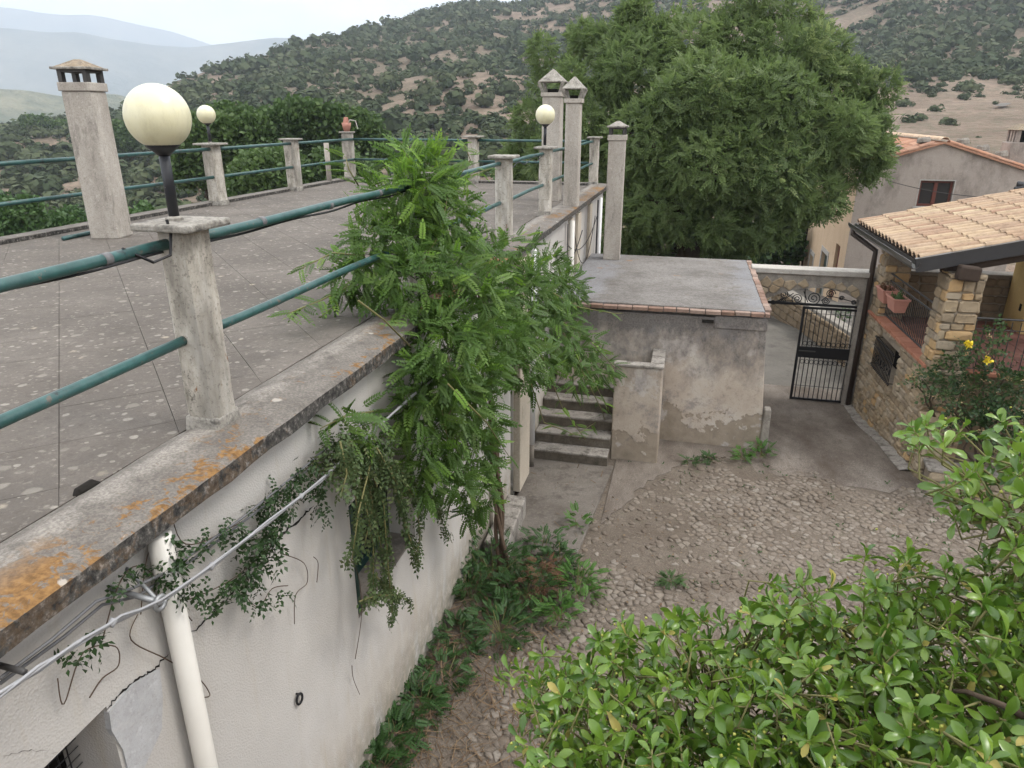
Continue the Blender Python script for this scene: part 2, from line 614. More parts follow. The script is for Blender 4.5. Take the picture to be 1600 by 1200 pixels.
def m_stone(name, cols, dark=.35, bscale=18):
    s = N(name)
    r = s.rnd()
    k = len(cols)
    base = s.ramp(r, [(i / (k - 1) * .98 + .01, c) for i, c in enumerate(cols)])
    n = s.noise(bscale, 6, .7)
    g = s.noise(5, 4, .6)
    base = s.mix(s.math('MULTIPLY', s.step(n, .5, .75), dark), base, (.06, .05, .04))
    base = s.mix(s.math('MULTIPLY', s.step(g, .5, .7), .35), base, tuple(q * .62 for q in cols[0]))
    return s.done(base, .95, s.math('ADD', n, g), .6, .012)

def m_cobble(name, cols, dark=.35, bscale=18):
    s = N(name)
    r = s.rnd()
    k = len(cols)
    base = s.ramp(r, [(i / (k - 1) * .98 + .01, c) for i, c in enumerate(cols)])
    n = s.noise(bscale, 6, .7)
    base = s.mix(s.math('MULTIPLY', s.step(n, .48, .72), dark), base, (.06, .05, .04))
    dirt = s.step(s.math('ADD', s.noise(1.2, 4, .6), s.math('MULTIPLY', s.noise(14, 5, .75), .6)), .80, .98)
    base = s.mix(s.math('MULTIPLY', dirt, .85), base, s.ramp(n, [(.35, (.075, .057, .043)), (.65, (.14, .112, .088))]))
    return s.done(base, .95, n, .6, .008)

def m_leaf(name, cols, rough=.45, trans=.25, spec=.35, tip=None):
    s = N(name)
    r = s.rnd()
    k = len(cols)
    base = s.ramp(r, [(i / (k - 1) * .98 + .01, c) for i, c in enumerate(cols)])
    base = s.mix(s.math('MULTIPLY', s.noise(1.6, 3, .6), .35), base, tuple(q * .7 for q in cols[0]))
    return s.done(base, rough, None, trans=trans, spec=spec)

def m_plain(name, c, rough=.6, metal=0.0, spec=.4, var=.25, scale=12.0, bstr=.15):
    s = N(name)
    n = s.noise(scale, 5, .65)
    col = s.mix(s.math('MULTIPLY', s.step(n, .4, .72), var), c, tuple(q * .45 for q in c))
    return s.done(col, rough, n, bstr, .003, metal, spec)

def m_rail():
    s = N('green_rail_paint')
    n = s.noise(9, 5, .65)
    col = s.ramp(n, [(.35, (.012, .05, .048)), (.62, (.024, .085, .08)), (.75, (.05, .12, .115))])
    col = s.mix(s.math('MULTIPLY', s.step(s.noise(3.1, 6, .75), .5, .66), .55), col, (.055, .10, .10))
    col = s.mix(s.math('MULTIPLY', s.step(s.noise(5, 5, .7), .60, .64), .8), col, (.018, .02, .022))
    ch = s.step(s.noise(22, 4, .7), .62, .66)
    col = s.mix(ch, col, (.10, .085, .07))
    return s.done(col, .42, n, .2, .003, 0, .5)

def m_globe():
    s = N('cream_globe_plastic')
    n = s.noise(3, 3, .5)
    col = s.ramp(n, [(.3, (.62, .59, .41)), (.7, (.67, .64, .47))])
    col = s.mix(s.math('MULTIPLY', s.step(s.noise(7, 6, .75, vec=s.vec((1, 1, .4))), .54, .70), .35), col, (.36, .32, .20))
    p = s.nd('BsdfPrincipled')
    s.ln(col, p.inputs['Base Color'])
    p.inputs['Roughness'].default_value = .32
    p.inputs['Subsurface Weight'].default_value = .5
    p.inputs['Subsurface Radius'].default_value = (.12, .11, .07)
    p.inputs['Subsurface Scale'].default_value = .5
    s.ln(p.outputs[0], s.out.inputs[0])
    return s.m

def m_pole():
    s = N('black_pole_paint')
    sp = s.step(s.noise(38, 3, .6), .68, .71)
    col = s.mix(sp, (.012, .013, .017), (.25, .23, .21))
    return s.done(col, .4, None, spec=.45)

def m_soil():
    s = N('courtyard_earth')
    g = s.noise(55, 5, .75)
    b = s.noise(1.1, 5, .6)
    base = s.ramp(b, [(.3, (.125, .099, .077)), (.55, (.18, .149, .121)), (.75, (.225, .19, .157))])
    base = s.mix(s.step(g, .38, .68), s.mix(.6, base, (.05, .04, .03)), base)
    v = s.voro(24)
    sep = s.nd('SeparateColor')
    s.ln(v.outputs['Color'], sep.inputs[0])
    peb = s.math('MULTIPLY', s.step(s.math('SUBTRACT', .33, v.outputs['Distance']), 0, .06), s.step(sep.outputs[0], .68, .72))
    base = s.mix(s.math('MULTIPLY', peb, .35), base, (.25, .21, .17))
    base = s.mix(s.math('MULTIPLY', s.step(s.noise(15, 6, .75), .53, .64), .6), base, (.07, .053, .04))
    moss = s.math('MULTIPLY', s.step(s.noise(2.6, 5, .7), .60, .70), .5)
    base = s.mix(moss, base, (.055, .075, .03))
    return s.done(base, .95, s.math('ADD', g, s.math('MULTIPLY', peb, .8)), .7, .012)

def m_drive():
    s = N('driveway_concrete')
    g = s.noise(70, 4, .75)
    b = s.noise(1.0, 6, .65, vec=s.vec((1.6, .7, 1)))
    base = s.ramp(b, [(.33, (.105, .082, .065)), (.5, (.185, .156, .132)), (.66, (.275, .24, .207))])
    base = s.mix(s.step(g, .42, .62), s.mix(.55, base, (.05, .04, .032)), base)
    base = s.mix(s.math('MULTIPLY', s.step(s.noise(11, 6, .78, vec=s.vec((1, .5, 1))), .55, .66), .55), base, (.075, .056, .042))
    base = s.mix(s.math('MULTIPLY', s.step(s.noise(23, 5, .75), .60, .68), .5), base, (.30, .265, .23))
    return s.done(base, .93, g, .7, .01)

def m_hill():
    s = N('dry_hillside')
    b = s.noise(.012, 6, .6)
    m = s.noise(.09, 6, .7)
    f = s.noise(.6, 5, .75)
    base = s.ramp(m, [(.3, (.125, .090, .064)), (.5, (.185, .137, .102)), (.68, (.25, .192, .146))])
    scrub = s.math('MULTIPLY', s.step(s.math('ADD', f, s.math('MULTIPLY', b, .5)), .70, .82), .5)
    base = s.mix(scrub, base, s.ramp(f, [(.3, (.045, .05, .026)), (.7, (.075, .08, .042))]))
    rock = s.math('MULTIPLY', s.step(s.noise(.045, 6, .72, vec=s.vec((1, 1, 2.2))), .60, .66), .8)
    base = s.mix(rock, base, s.ramp(f, [(.3, (.16, .13, .105)), (.7, (.29, .235, .19))]))
    return s.done(base, .97, s.math('ADD', f, m), .8, 1.2)

def m_far(name, a, b, sc):
    s = N(name)
    n = s.noise(sc, 7, .68)
    return s.done(s.ramp(n, [(.38, a), (.62, b)]), .97, n, .9, 25)

M = dict(
    screed=m_screed(), edge=m_edge(), stucco=m_stucco(), post=m_paintedpost(), rail=m_rail(), globe=m_globe(), pole=m_pole(),
    chimney=m_concrete('chimney_concrete', (.30, .27, .235), (.46, .425, .38), (.13, .115, .10), 4.0, (1, 1, .3), .54, .7, .75),
    cap=m_concrete('weathered_cap', (.20, .185, .16), (.36, .34, .305), (.055, .05, .045), 8.0, (1, 1, 1), .5, .66, .8),
    capbrown=m_concrete('lichened_cap', (.19, .14, .085), (.31, .26, .20), (.06, .05, .04), 12.0, (1, 1, 1), .5, .66, .7),
    shed=m_shed(),
    shedroof=m_shedroof(),
    brick=m_stone('edging_brick', [(.19, .12, .09), (.25, .165, .13), (.23, .17, .14), (.30, .22, .18)], .6, 16),
    step=m_concrete('step_concrete', (.21, .19, .17), (.33, .305, .275), (.06, .052, .042), 4.0, (1, 1, 1), .48, .64, .8),
    stepdark=m_concrete('step_riser', (.085, .07, .052), (.15, .13, .105), (.035, .03, .025), 6.0, (1, 1, 1), .5, .66, .7),
    apron=m_concrete('apron_concrete', (.115, .099, .085), (.19, .17, .15), (.06, .05, .042), 1.8, (1, 1, 1), .52, .68, .7),
    soil=m_soil(), drive=m_drive(),
    street=m_concrete('street_concrete', (.095, .087, .076), (.15, .138, .122), (.05, .045, .04), .8, (1, 1, 1), .5, .7, .7),
    cobble=m_cobble('cobble_stone', [(.135, .108, .086), (.18, .152, .126), (.155, .128, .104), (.20, .172, .145), (.17, .138, .108), (.235, .208, .178)], .5, 30),
    stone=m_stone('honey_stone', [(.27, .20, .125), (.34, .27, .18), (.215, .17, .118), (.30, .23, .15), (.36, .30, .22), (.25, .205, .15)], .6, 12),
    stoneorange=m_stone('ochre_stone', [(.37, .24, .12), (.42, .29, .15)], .3, 14),
    darkstone=m_stone('shaded_stone', [(.17, .125, .08), (.235, .18, .12), (.20, .15, .10)], .4, 14),
    mortar=m_concrete('mortar', (.22, .185, .14), (.30, .255, .20), (.16, .13, .10), 6.0, (1, 1, 1), .5, .7, .6),
    archcement=m_concrete('grey_cement', (.20, .18, .155), (.30, .275, .24), (.10, .09, .08), 3.0, (1, 1, 1), .5, .68, .7),
    coping=m_concrete('white_coping', (.33, .31, .28), (.45, .425, .39), (.15, .135, .12), 6.0, (1, 1, 1), .55, .7, .6),
    tile=m_stone('pale_roof_tile', [(.30, .20, .135), (.40, .30, .20), (.345, .255, .18), (.28, .18, .125), (.43, .345, .235)], .38, 10),
    oldtile=m_stone('old_roof_tile', [(.33, .165, .10), (.40, .215, .14), (.29, .16, .11), (.42, .26, .185)], .5, 7),
    paletile=m_stone('new_ridge_tile', [(.55, .40, .28), (.60, .46, .34)], .2, 9),
    terra=m_stone('terracotta', [(.33, .14, .085), (.38, .17, .11), (.30, .125, .08)], .25, 20),
    pot=m_plain('pink_terracotta_plastic', (.40, .19, .145), .6, 0, .3, .2),
    floor=m_stone('porch_floor_tile', [(.19, .085, .065), (.23, .105, .08), (.17, .08, .065)], .2, 12),
    fascia=m_plain('dark_grey_metal', (.045, .045, .048), .38, .3, .5, .3, 5),
    gutter=m_plain('gutter_metal', (.10, .095, .09), .32, .6, .5, .3, 5),
    brownpipe=m_plain('brown_pipe', (.045, .032, .026), .4, .2, .5, .2),
    iron=m_plain('black_iron', (.011, .011, .013), .5, .3, .4, .3),
    greyiron=m_plain('grey_iron', (.05, .047, .045), .5, .3, .4, .3),
    galv=m_plain('galvanised', (.27, .275, .28), .5, .5, .5, .4, 30),
    cable=m_plain('grey_cable', (.29, .29, .30), .45, 0, .5, .15, 30),
    cabledark=m_plain('old_cable', (.13, .13, .135), .55, 0, .4, .2, 30),
    pipe=m_plain('ivory_pvc', (.56, .535, .49), .42, 0, .45, .12, 3),
    whitepipe=m_plain('white_pvc', (.68, .68, .68), .42, 0, .45, .12, 3),
    cream=m_concrete('cream_render', (.50, .36, .235), (.57, .43, .295), (.33, .24, .17), 1.6, (1, 1, .5), .58, .75, .5),
    palecream=m_concrete('pale_cream_render', (.44, .385, .31), (.52, .46, .38), (.26, .22, .17), 1.6, (1, 1, .5), .55, .72, .6),
    yellow=m_concrete('yellow_render', (.52, .36, .14), (.58, .42, .19), (.36, .25, .11), 2.0, (1, 1, .5), .58, .75, .5),
    plaster=m_concrete('grey_house_plaster', (.32, .27, .235), (.40, .35, .31), (.15, .13, .115), .8, (1, 1, .5), .47, .70, .75),
    beam=m_plain('dark_timber', (.045, .03, .022), .75, 0, .3, .5, 25, .5),
    sash=m_plain('red_brown_sash', (.12, .032, .02), .5, 0, .4, .25),
    shutter=m_plain('dark_green_shutter', (.008, .03, .026), .45, 0, .4, .3),
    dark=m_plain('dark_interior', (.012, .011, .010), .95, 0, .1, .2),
    patch=m_concrete('grey_plaster_patch', (.34, .34, .345), (.44, .44, .45), (.27, .26, .25), 6.0, (1, 1, 1), .55, .7, .5),
    reveal=m_concrete('brown_reveal', (.17, .15, .125), (.25, .22, .185), (.08, .07, .06), 4.0, (1, 1, .4), .5, .7, .7),
    crack=m_plain('crack_shadow', (.02, .018, .016), .95, 0, .1, .3),
    bark=m_plain('bark', (.085, .062, .045), .9, 0, .2, .6, 14, .8),
    vinebark=m_plain('vine_stem', (.10, .068, .048), .9, 0, .2, .6, 20, .8),
    twig=m_plain('green_twig', (.16, .15, .06), .7, 0, .3, .3),
    hill=m_hill(),
    midhill=m_far('pale_green_hill', (.055, .075, .035), (.20, .19, .12), .02),
    mountain=m_far('blue_mountain', (.035, .05, .035), (.12, .12, .09), .004),
    wist=m_leaf('vine_leaf', [(.066, .130, .026), (.095, .18, .036), (.08, .155, .03), (.15, .245, .05)], .45, .45),
    wistlight=m_leaf('pale_vine_leaf', [(.12, .24, .03), (.17, .31, .04), (.22, .36, .055)], .45, .45),
    wilt=m_leaf('wilted_leaf', [(.052, .085, .03), (.085, .125, .045), (.065, .105, .035), (.11, .13, .05)], .6, .2),
    darkleaf=m_leaf('dark_creeper_leaf', [(.022, .05, .014), (.035, .075, .02)], .5, .2),
    weed=m_leaf('weed_leaf', [(.028, .07, .017), (.045, .105, .024), (.036, .088, .02)], .5, .25),
    weedlight=m_leaf('bright_weed_leaf', [(.06, .15, .022), (.085, .19, .03)], .5, .3),
    deadleaf=m_leaf('dry_leaf', [(.12, .062, .038), (.17, .095, .058), (.10, .058, .036)], .8, .1, .15),
    straw=m_leaf('dry_litter', [(.15, .10, .06), (.22, .16, .10), (.12, .075, .05)], .85, .1, .15),
    treeleaf=m_leaf('big_tree_leaf', [(.11, .165, .058), (.155, .225, .075), (.20, .275, .095), (.27, .34, .13)], .5, .5),
    oakleaf=m_leaf('oak_leaf', [(.055, .10, .03), (.075, .13, .036), (.10, .16, .045)], .5, .35),
    bushleaf=m_leaf('bush_leaf', [(.045, .095, .03), (.075, .14, .04), (.06, .115, .035)], .5, .28),
    pineleaf=m_leaf('pine_leaf', [(.028, .062, .022), (.05, .095, .03), (.075, .15, .035)], .5, .25),
    scrub=m_leaf('hill_shrub_leaf', [(.038, .056, .027), (.054, .073, .035), (.073, .092, .045), (.098, .114, .06)], .8, .2, .15),
    roseleaf=m_leaf('rose_leaf', [(.026, .055, .02), (.04, .08, .026), (.07, .11, .03)], .45, .25),
    rosepale=m_leaf('spent_bloom', [(.38, .27, .15), (.50, .38, .22)], .7, .2),
    roseyellow=m_leaf('yellow_petal', [(.75, .58, .03), (.80, .66, .06)], .5, .25),
    pitt=m_leaf('glossy_shrub_leaf', [(.055, .125, .016), (.095, .185, .021), (.14, .24, .03), (.21, .32, .045), (.105, .20, .022)], .28, .32, .6),
    pittold=m_leaf('yellowing_leaf', [(.30, .28, .06), (.36, .30, .09)], .5, .2),
    bud=m_leaf('flower_bud', [(.30, .32, .06), (.36, .37, .09)], .6, .2),
)
_gl = N('window_glass')
M['glass'] = _gl.done((.02, .02, .022), .08, None, spec=.6)

# =================================================================== LARGE STRUCTURE
def smooth(t):
    t = np.clip(t, 0, 1)
    return t * t * (3 - 2 * t)
# cheap value noise for terrain
_NG = RNG.random((256, 256))
def vnoise(x, y):
    xi, yi = np.floor(x).astype(int), np.floor(y).astype(int)
    fx, fy = smooth(x - xi), smooth(y - yi)
    a = _NG[xi % 256, yi % 256]; b = _NG[(xi + 1) % 256, yi % 256]
    c = _NG[xi % 256, (yi + 1) % 256]; d = _NG[(xi + 1) % 256, (yi + 1) % 256]
    return (a * (1 - fx) + b * fx) * (1 - fy) + (c * (1 - fx) + d * fx) * fy
def fbm(x, y, o=4):
    r, a, t = 0, 1.0, 0
    for i in range(o):
        r = r + a * (vnoise(x, y) - .5); t += a
        x, y, a = x * 2.03 + 17.1, y * 2.03 + 5.3, a * .5
    return r / t

def az_slope(pts):
    az, sl = [], []
    for x, y in pts:
        d = ray(x, y)
        az.append(math.atan2(d[0], d[1])); sl.append(d[2] / math.hypot(d[0], d[1]))
    return np.array(az), np.array(sl)
NEAR_SIL = az_slope([(-300, 235), (0, 203), (60, 196), (110, 188), (200, 170), (265, 132), (330, 108), (400, 90), (470, 66), (540, 52), (600, 40), (650, 22),
                     (700, 10), (745, 2), (790, 6), (830, 2), (900, -20), (1000, -60), (1200, -110), (1600, -170), (2200, -190)])
LOW_KNOT = az_slope([(-300, 430), (0, 395), (300, 330), (560, 290), (800, 262), (1100, 235), (1400, 222), (1600, 224), (2200, 240)])
def ridge_d(az):
    return np.interp(az, [-1.2, -.85, -.55, -.3, 0, .3, .6], [300, 300, 360, 470, 560, 620, 640])
def hill_z(x, y):
    az = np.arctan2(x, y)
    d = np.hypot(x, y)
    rd = ridge_d(az)
    zr = np.interp(az, *NEAR_SIL) * rd
    zl = np.interp(az, *LOW_KNOT) * 105.0
    t = np.clip((d - 105.0) / (rd - 105.0), 0, 1)
    k1 = np.clip(.75 - (az + .15) * 1.6, .30, .75)
    z = zl + (zr - zl) * (k1 * t + (1 - k1) * t * t)
    z = np.where(d < 105, zl + (-8.2 - zl) * smooth((105 - d) / 60.0), z)
    z = np.where(d > rd, zr - (d - rd) * .22, z)
    bump = fbm(x * .012, y * .012, 5) * 34 * t * (1 - t) * 2 + fbm(x * .06, y * .06, 3) * 4.0 * np.minimum(1, t * 4) * np.clip((rd - d) / 60, .25, 1)
    return z + np.where(d > 70, bump, 0)

def grid_terrain(name, az0, az1, na, ds, zf, mat):
    az = np.linspace(az0, az1, na)
    A, D = np.meshgrid(az, np.array(ds), indexing='ij')
    X, Y = np.sin(A) * D, np.cos(A) * D
    Z = zf(X, Y)
    nd = len(ds)
    vs = np.stack([X, Y, Z], -1).reshape(-1, 3)
    i, j = np.meshgrid(np.arange(na - 1), np.arange(nd - 1), indexing='ij')
    a = (i * nd + j).reshape(-1)
    fs = np.stack([a, a + 1, a + nd + 1, a + nd], -1)
    me = bpy.data.meshes.new(name)
    me.from_pydata(vs.tolist(), [], fs.tolist())
    me.polygons.foreach_set('use_smooth', [True] * len(me.polygons))
    me.materials.append(mat)
    o = bpy.data.objects.new(name, me)
    COL.objects.link(o)
    return struct(o)
grid_terrain('hillside', -math.pi, math.pi, 720, [1, 15, 30, 45, 60, 75, 90] + list(np.linspace(105, 700, 85)) + [850, 1100], hill_z, M['hill'])

def ridge(name, sil, d_front, d_ridge, d_back, z_front, mat, rough, az0, az1, na=220):
    S = az_slope(sil)
    def zf(x, y):
        az, d = np.arctan2(x, y), np.hypot(x, y)
        zr = np.interp(az, *S) * d_ridge
        t = (d - d_front) / (d_ridge - d_front)
        z = z_front + (zr - z_front) * np.clip(t, 0, 1) ** .9
        z = np.where(t > 1, zr - (d - d_ridge) * .5, z)
        n = fbm(x / d_ridge * 9, y / d_ridge * 9, 5)
        return z + n * rough * np.clip(t * 3, 0, 1) * np.clip(1.15 - np.clip(t, 0, 1), .1, 1)
    grid_terrain(name, az0, az1, na, list(np.linspace(d_front, d_back, 40)), zf, mat)
ridge('hill', [(-900, 120), (-300, 120), (-60, 128), (0, 133), (40, 136), (75, 142), (110, 147), (145, 140), (185, 141), (205, 148), (230, 165), (270, 178), (600, 185), (900, 190)],
      760, 1150, 1500, -170, M['midhill'], 45, -1.6, .1)
ridge('mountain', [(-900, 30), (-300, 38), (0, 41), (70, 48), (120, 46), (170, 56), (250, 68), (300, 71), (335, 66), (380, 62), (430, 57), (480, 57), (515, 62), (700, 70), (1200, 90), (2000, 90)],
      1900, 3300, 4100, -300, M['mountain'], 160, -1.6, .9)
ridge('mountain', [(-900, 40), (-300, 12), (-40, 2), (0, 7), (30, 11), (60, 16), (100, 19), (135, 17), (170, 22), (215, 33), (265, 44), (300, 55), (330, 65), (420, 95), (600, 120), (1200, 150)],
      3900, 5600, 6500, -400, M['mountain'], 260, -1.6, .6)

# ------------------------------------------------------------------ courtyard ground
def gz(x, y):
    z = -4.97 - .37 * float(smooth((y - 10.4) / 3.6)) * float(smooth((x - .6) / .8))
    z += .14 * math.exp(-((x + 2.1) / .4) ** 2) * float(smooth((7.2 - y) / 1.5))
    return z
def sheet(name, xs, ys, zf, mat, parent=None):
    m = MB()
    nx, ny = len(xs), len(ys)
    vs = [(x, y, zf(x, y)) for x in xs for y in ys]
    fs = [(i * ny + j, (i + 1) * ny + j, (i + 1) * ny + j + 1, i * ny + j + 1) for i in range(nx - 1) for j in range(ny - 1)]
    return m.add(vs, fs).build(name, mat, parent, True)
ground = struct(sheet('courtyard_ground', list(np.linspace(-2.3, 9, 60)), list(np.linspace(-4, 14.2, 90)),
                      lambda x, y: gz(x, y) + .02 * float(fbm(np.array(x * 1.3), np.array(y * 1.3), 3)), M['soil']))
def dz(x, y): return gz(x, y) + .004 + .02 * float(smooth((y - 10.15) / .5)) + .012 * float(fbm(np.array(x * 1.1), np.array(y * 1.1), 3))
m = MB()
xs_, ys_ = np.linspace(0, 1, 14), np.linspace(0, 1, 26)
vs = []
for u_ in xs_:
    for v_ in ys_:
        y0_ = 9.95 + .10 * math.sin(u_ * 7) + .06 * math.sin(u_ * 23) + random.gauss(0, .05)
        y = y0_ + v_ * (14.9 - y0_)
        x = (1.05 + .5 * max(0, (.12 - v_)) * 3) * (1 - u_) + (3.55 - .05 * (y - 10.8) - .1 * (1 - v_)) * u_
        vs.append((x, y, dz(x, y)))
fs = [(i * 26 + j, (i + 1) * 26 + j, (i + 1) * 26 + j + 1, i * 26 + j + 1) for i in range(13) for j in range(25)]
struct(m.add(vs, fs).build('driveway', M['drive'], None, True))
struct(sheet('street', list(np.linspace(-6, 14, 30)), list(np.linspace(14.2, 75, 50)),
             lambda x, y: -5.335 + .03 * max(0, min(y, 19) - 16) - .16 * max(0, y - 19.5) + .05 * float(fbm(np.array(x * .5), np.array(y * .5), 3)) - (.9 * max(0., (-1.5 - x)) ** 1.2 * .3), M['street']))
# kerb strip of pale cement along the foot of the garage wall
PW, PN = np.array([3.43, 10.8, 0]), np.array([1, .045, 0])
PU = np.array([-.045, 1, 0]) / math.hypot(.045, 1)       # along the garage wall, away from the camera
PO = np.array([-1, -.045, 0]) / math.hypot(.045, 1)      # out of the wall, towards the driveway
def pw(s, z, out=0.0):
    p = PW + PU * s + PO * out
    return np.array([p[0], p[1], z])
m = MB()
for k in range(12):
    s0, s1 = -.25 + k * .3, -.25 + (k + 1) * .3
    a, b, c, d = pw(s0, 0, 0), pw(s1, 0, 0), pw(s1, 0, .17 + .02 * math.sin(k + 1)), pw(s0, 0, .17 + .02 * math.sin(k))
    vs = [(p[0], p[1], gz(p[0], p[1]) + h) for p, h in ((a, .07), (b, .07), (c, .035), (d, .035))]
    vs += [(p[0], p[1], gz(p[0], p[1]) - .1) for p in (a, b, c, d)]
    m.add(vs, [(0, 1, 2, 3), (3, 2, 6, 7)])
struct(m.build('kerb', M['step']))
# concrete apron before the steps
m = MB()
m.hexa([(-2.0, 6.95), (-1.02, 7.25), (-.86, 9.62), (-2.1, 9.62)], -5.05, -4.925)
struct(m.build('path', M['apron'], None, False, .012))
m = MB()
rag = [(-.855, 8.0), (-.62, 8.5), (-.3, 9.3), (.1, 10.0), (.6, 10.35), (1.3, 10.5)]
rag2 = []
for (a, b) in zip(rag[:-1], rag[1:]):
    for t in np.linspace(0, 1, 7, endpoint=False):
        rag2.append((a[0] + (b[0] - a[0]) * t + random.gauss(0, .035), a[1] + (b[1] - a[1]) * t + random.gauss(0, .035)))
m.hexa(rag2 + [(1.3, 10.52), (1.3, 10.85), (-.855, 10.85)], -5.08, -4.958)
struct(m.build('pavement', M['drive']))

# cobbles: cells of a jittered grid, domed
def cobble_cells(x0, x1, y0, y1, sx, sy):
    nx, ny = int((x1 - x0) / sx), int((y1 - y0) / sy)
    P = {}
    for i in range(-1, nx + 1):
        for j in range(-1, ny + 1):
            P[i, j] = (x0 + (i + .5 + (.25 if j % 2 else -.25) + random.uniform(-.38, .38)) * sx, y0 + (j + .5 + random.uniform(-.36, .36)) * sy)
    out = []
    for i in range(nx):
        for j in range(ny):
            c = P[i, j]
            poly = [(c[0] - sx * 1.2, c[1] - sy * 1.2), (c[0] + sx * 1.2, c[1] - sy * 1.2), (c[0] + sx * 1.2, c[1] + sy * 1.2), (c[0] - sx * 1.2, c[1] + sy * 1.2)]
            for di in (-1, 0, 1):
                for dj in (-1, 0, 1):
                    if (di or dj) and (i + di, j + dj) in P:
                        q = P[i + di, j + dj]
                        a, b = q[0] - c[0], q[1] - c[1]
                        poly = clip(poly, a, b, (q[0] ** 2 + q[1] ** 2 - c[0] ** 2 - c[1] ** 2) / 2)
                        if len(poly) < 3: break
            if len(poly) >= 3: out.append((c, poly))
    return out
cells = cobble_cells(-1.75, 5.4, 2.8, 10.5, .104, .066)
cand = []
for c, poly in cells:
    if c[0] > .95 + .3 * math.sin(c[1] * 3) and c[1] > 9.95 + .25 * math.sin(c[0] * 4): continue
    if c[0] < -.98 and c[1] > 6.8: continue
    if c[1] > 8.1 + max(0, c[0] + .85) * 1.9 and c[0] < 1.25: continue
    if c[0] < -1.45 and c[1] < 6.6: continue
    if c[1] > 10.4: continue
    # worn patches where earth has covered the stones
    if fbm(np.array(c[0] * .9 + 3), np.array(c[1] * .9), 3) > .15 and random.random() < .6: continue
    if random.random() < .08: continue
    g = gz(*c)
    X, Y = px_of((c[0], c[1], g))
    cand.append((depth_of((c[0], c[1], g)) + (0 if -30 < X < 1630 and Y < 1215 else 100) + (6 if X > 1000 and Y > 900 else 0), c, poly, g))
cand.sort(key=lambda t: t[0])
stuff = MB()
stuff_r = []
for k, (dd, c, poly, g) in enumerate(cand):
    if dd > 90: continue
    ku = random.choice((random.uniform(.55, .8), random.uniform(.8, .97)))
    h = random.choice((random.uniform(.002, .012), random.uniform(.008, .024)))
    tx, ty = random.uniform(-.10, .10), random.uniform(-.10, .10)
    n = len(poly)
    rings = []
    for kk, hh in ((1.0, -.012), (.98, h * .6), (.84, h)):
        rings.append([(p[0], p[1], g + hh + (tx * (p[0] - c[0]) + ty * (p[1] - c[1])) * (hh > 0)) for p in inset(poly, ku * kk)])
    vs = rings[0] + rings[1] + rings[2]
    fs = [(r * n + i, r * n + (i + 1) % n, (r + 1) * n + (i + 1) % n, (r + 1) * n + i) for r in (0, 1) for i in range(n)] + [tuple(range(2 * n, 3 * n))]
    if k < 300:
        b = MB().add(vs, fs)
        me = b.mesh('cobble', M['cobble'], True, (c[0], c[1], g))
        piece('cobble', me, ground, (c[0], c[1], g))
    else:
        stuff.add(vs, fs)
        stuff_r += [random.random()] * len(vs)
so = stuff.build('cobbles', M['cobble'], ground, True)
so['kind'] = 'stuff'
at = so.data.attributes.new('rnd', 'FLOAT', 'POINT')
at.data.foreach_set('value', np.array(stuff_r, np.float32))

# ------------------------------------------------------------------ the terrace house on the left
TZ, WX = -1.5, -2.12
house = thing('terrace_house', 'long low white stuccoed house with a flat terrace roof and lichened concrete edge', 'building', (-5, 8, -5))
GB = -5.6
# the long wall, pieces butted round the doorway, window and side door
m = MB()
def wbox(y0, y1, z0, z1): m.box(WX - .3, WX, y0, y1, z0, z1)
wbox(-4, .55, GB, -1.64); wbox(.55, 1.74, -2.22, -1.67); wbox(1.74, 3.83, GB, -1.67)
wbox(3.83, 4.95, -2.5, -1.67); wbox(3.83, 4.95, GB, -3.44); wbox(4.95, 8.13, GB, -1.67)
wbox(8.13, 8.42, -2.7, -1.67); wbox(8.42, 17.0, GB, -1.67)
m.box(-8.5, WX - .3, 16.7, 17.0, GB - 3, -1.67); m.box(-8.5, -8.2, -4, 16.7, GB - 3, -1.67); m.box(-8.2, WX - .3, -4, -3.7, GB, -1.67)
m.build('wall', M['stucco'], house)
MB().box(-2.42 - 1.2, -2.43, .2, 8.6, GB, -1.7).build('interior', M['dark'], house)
# roof slab with its proud edge strip
MB().box(-8.62, -2.46, -4, 17.05, -1.66, -1.545).build('roof_slab', M['screed'], house)
m = MB()
ys = np.linspace(-4, 17.05, 120)
prof = [(-2.46, -1.53), (-2.38, -1.50), (-2.30, -1.488), (-2.03, -1.505), (-2.0, -1.518), (-2.0, -1.602), (-2.10, -1.612), (-2.46, -1.668)]
vs = []
for y in ys:
    for i, (x, z) in enumerate(prof):
        vs.append((x + random.gauss(0, .0035) * (i in (3, 4, 5)), y, z + random.gauss(0, .003)))
k = len(prof)
fs = [(i * k + j, i * k + (j + 1) % k, (i + 1) * k + (j + 1) % k, (i + 1) * k + j) for i in range(len(ys) - 1) for j in range(k)]
fs += [tuple(range(k)), tuple((len(ys) - 1) * k + j for j in reversed(range(k)))]
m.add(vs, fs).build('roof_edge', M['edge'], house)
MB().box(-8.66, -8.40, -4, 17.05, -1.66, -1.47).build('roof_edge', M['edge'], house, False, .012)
MB().box(-8.40, -2.46, 16.82, 17.08, -1.66, -1.475).build('roof_edge', M['edge'], house, False, .012)
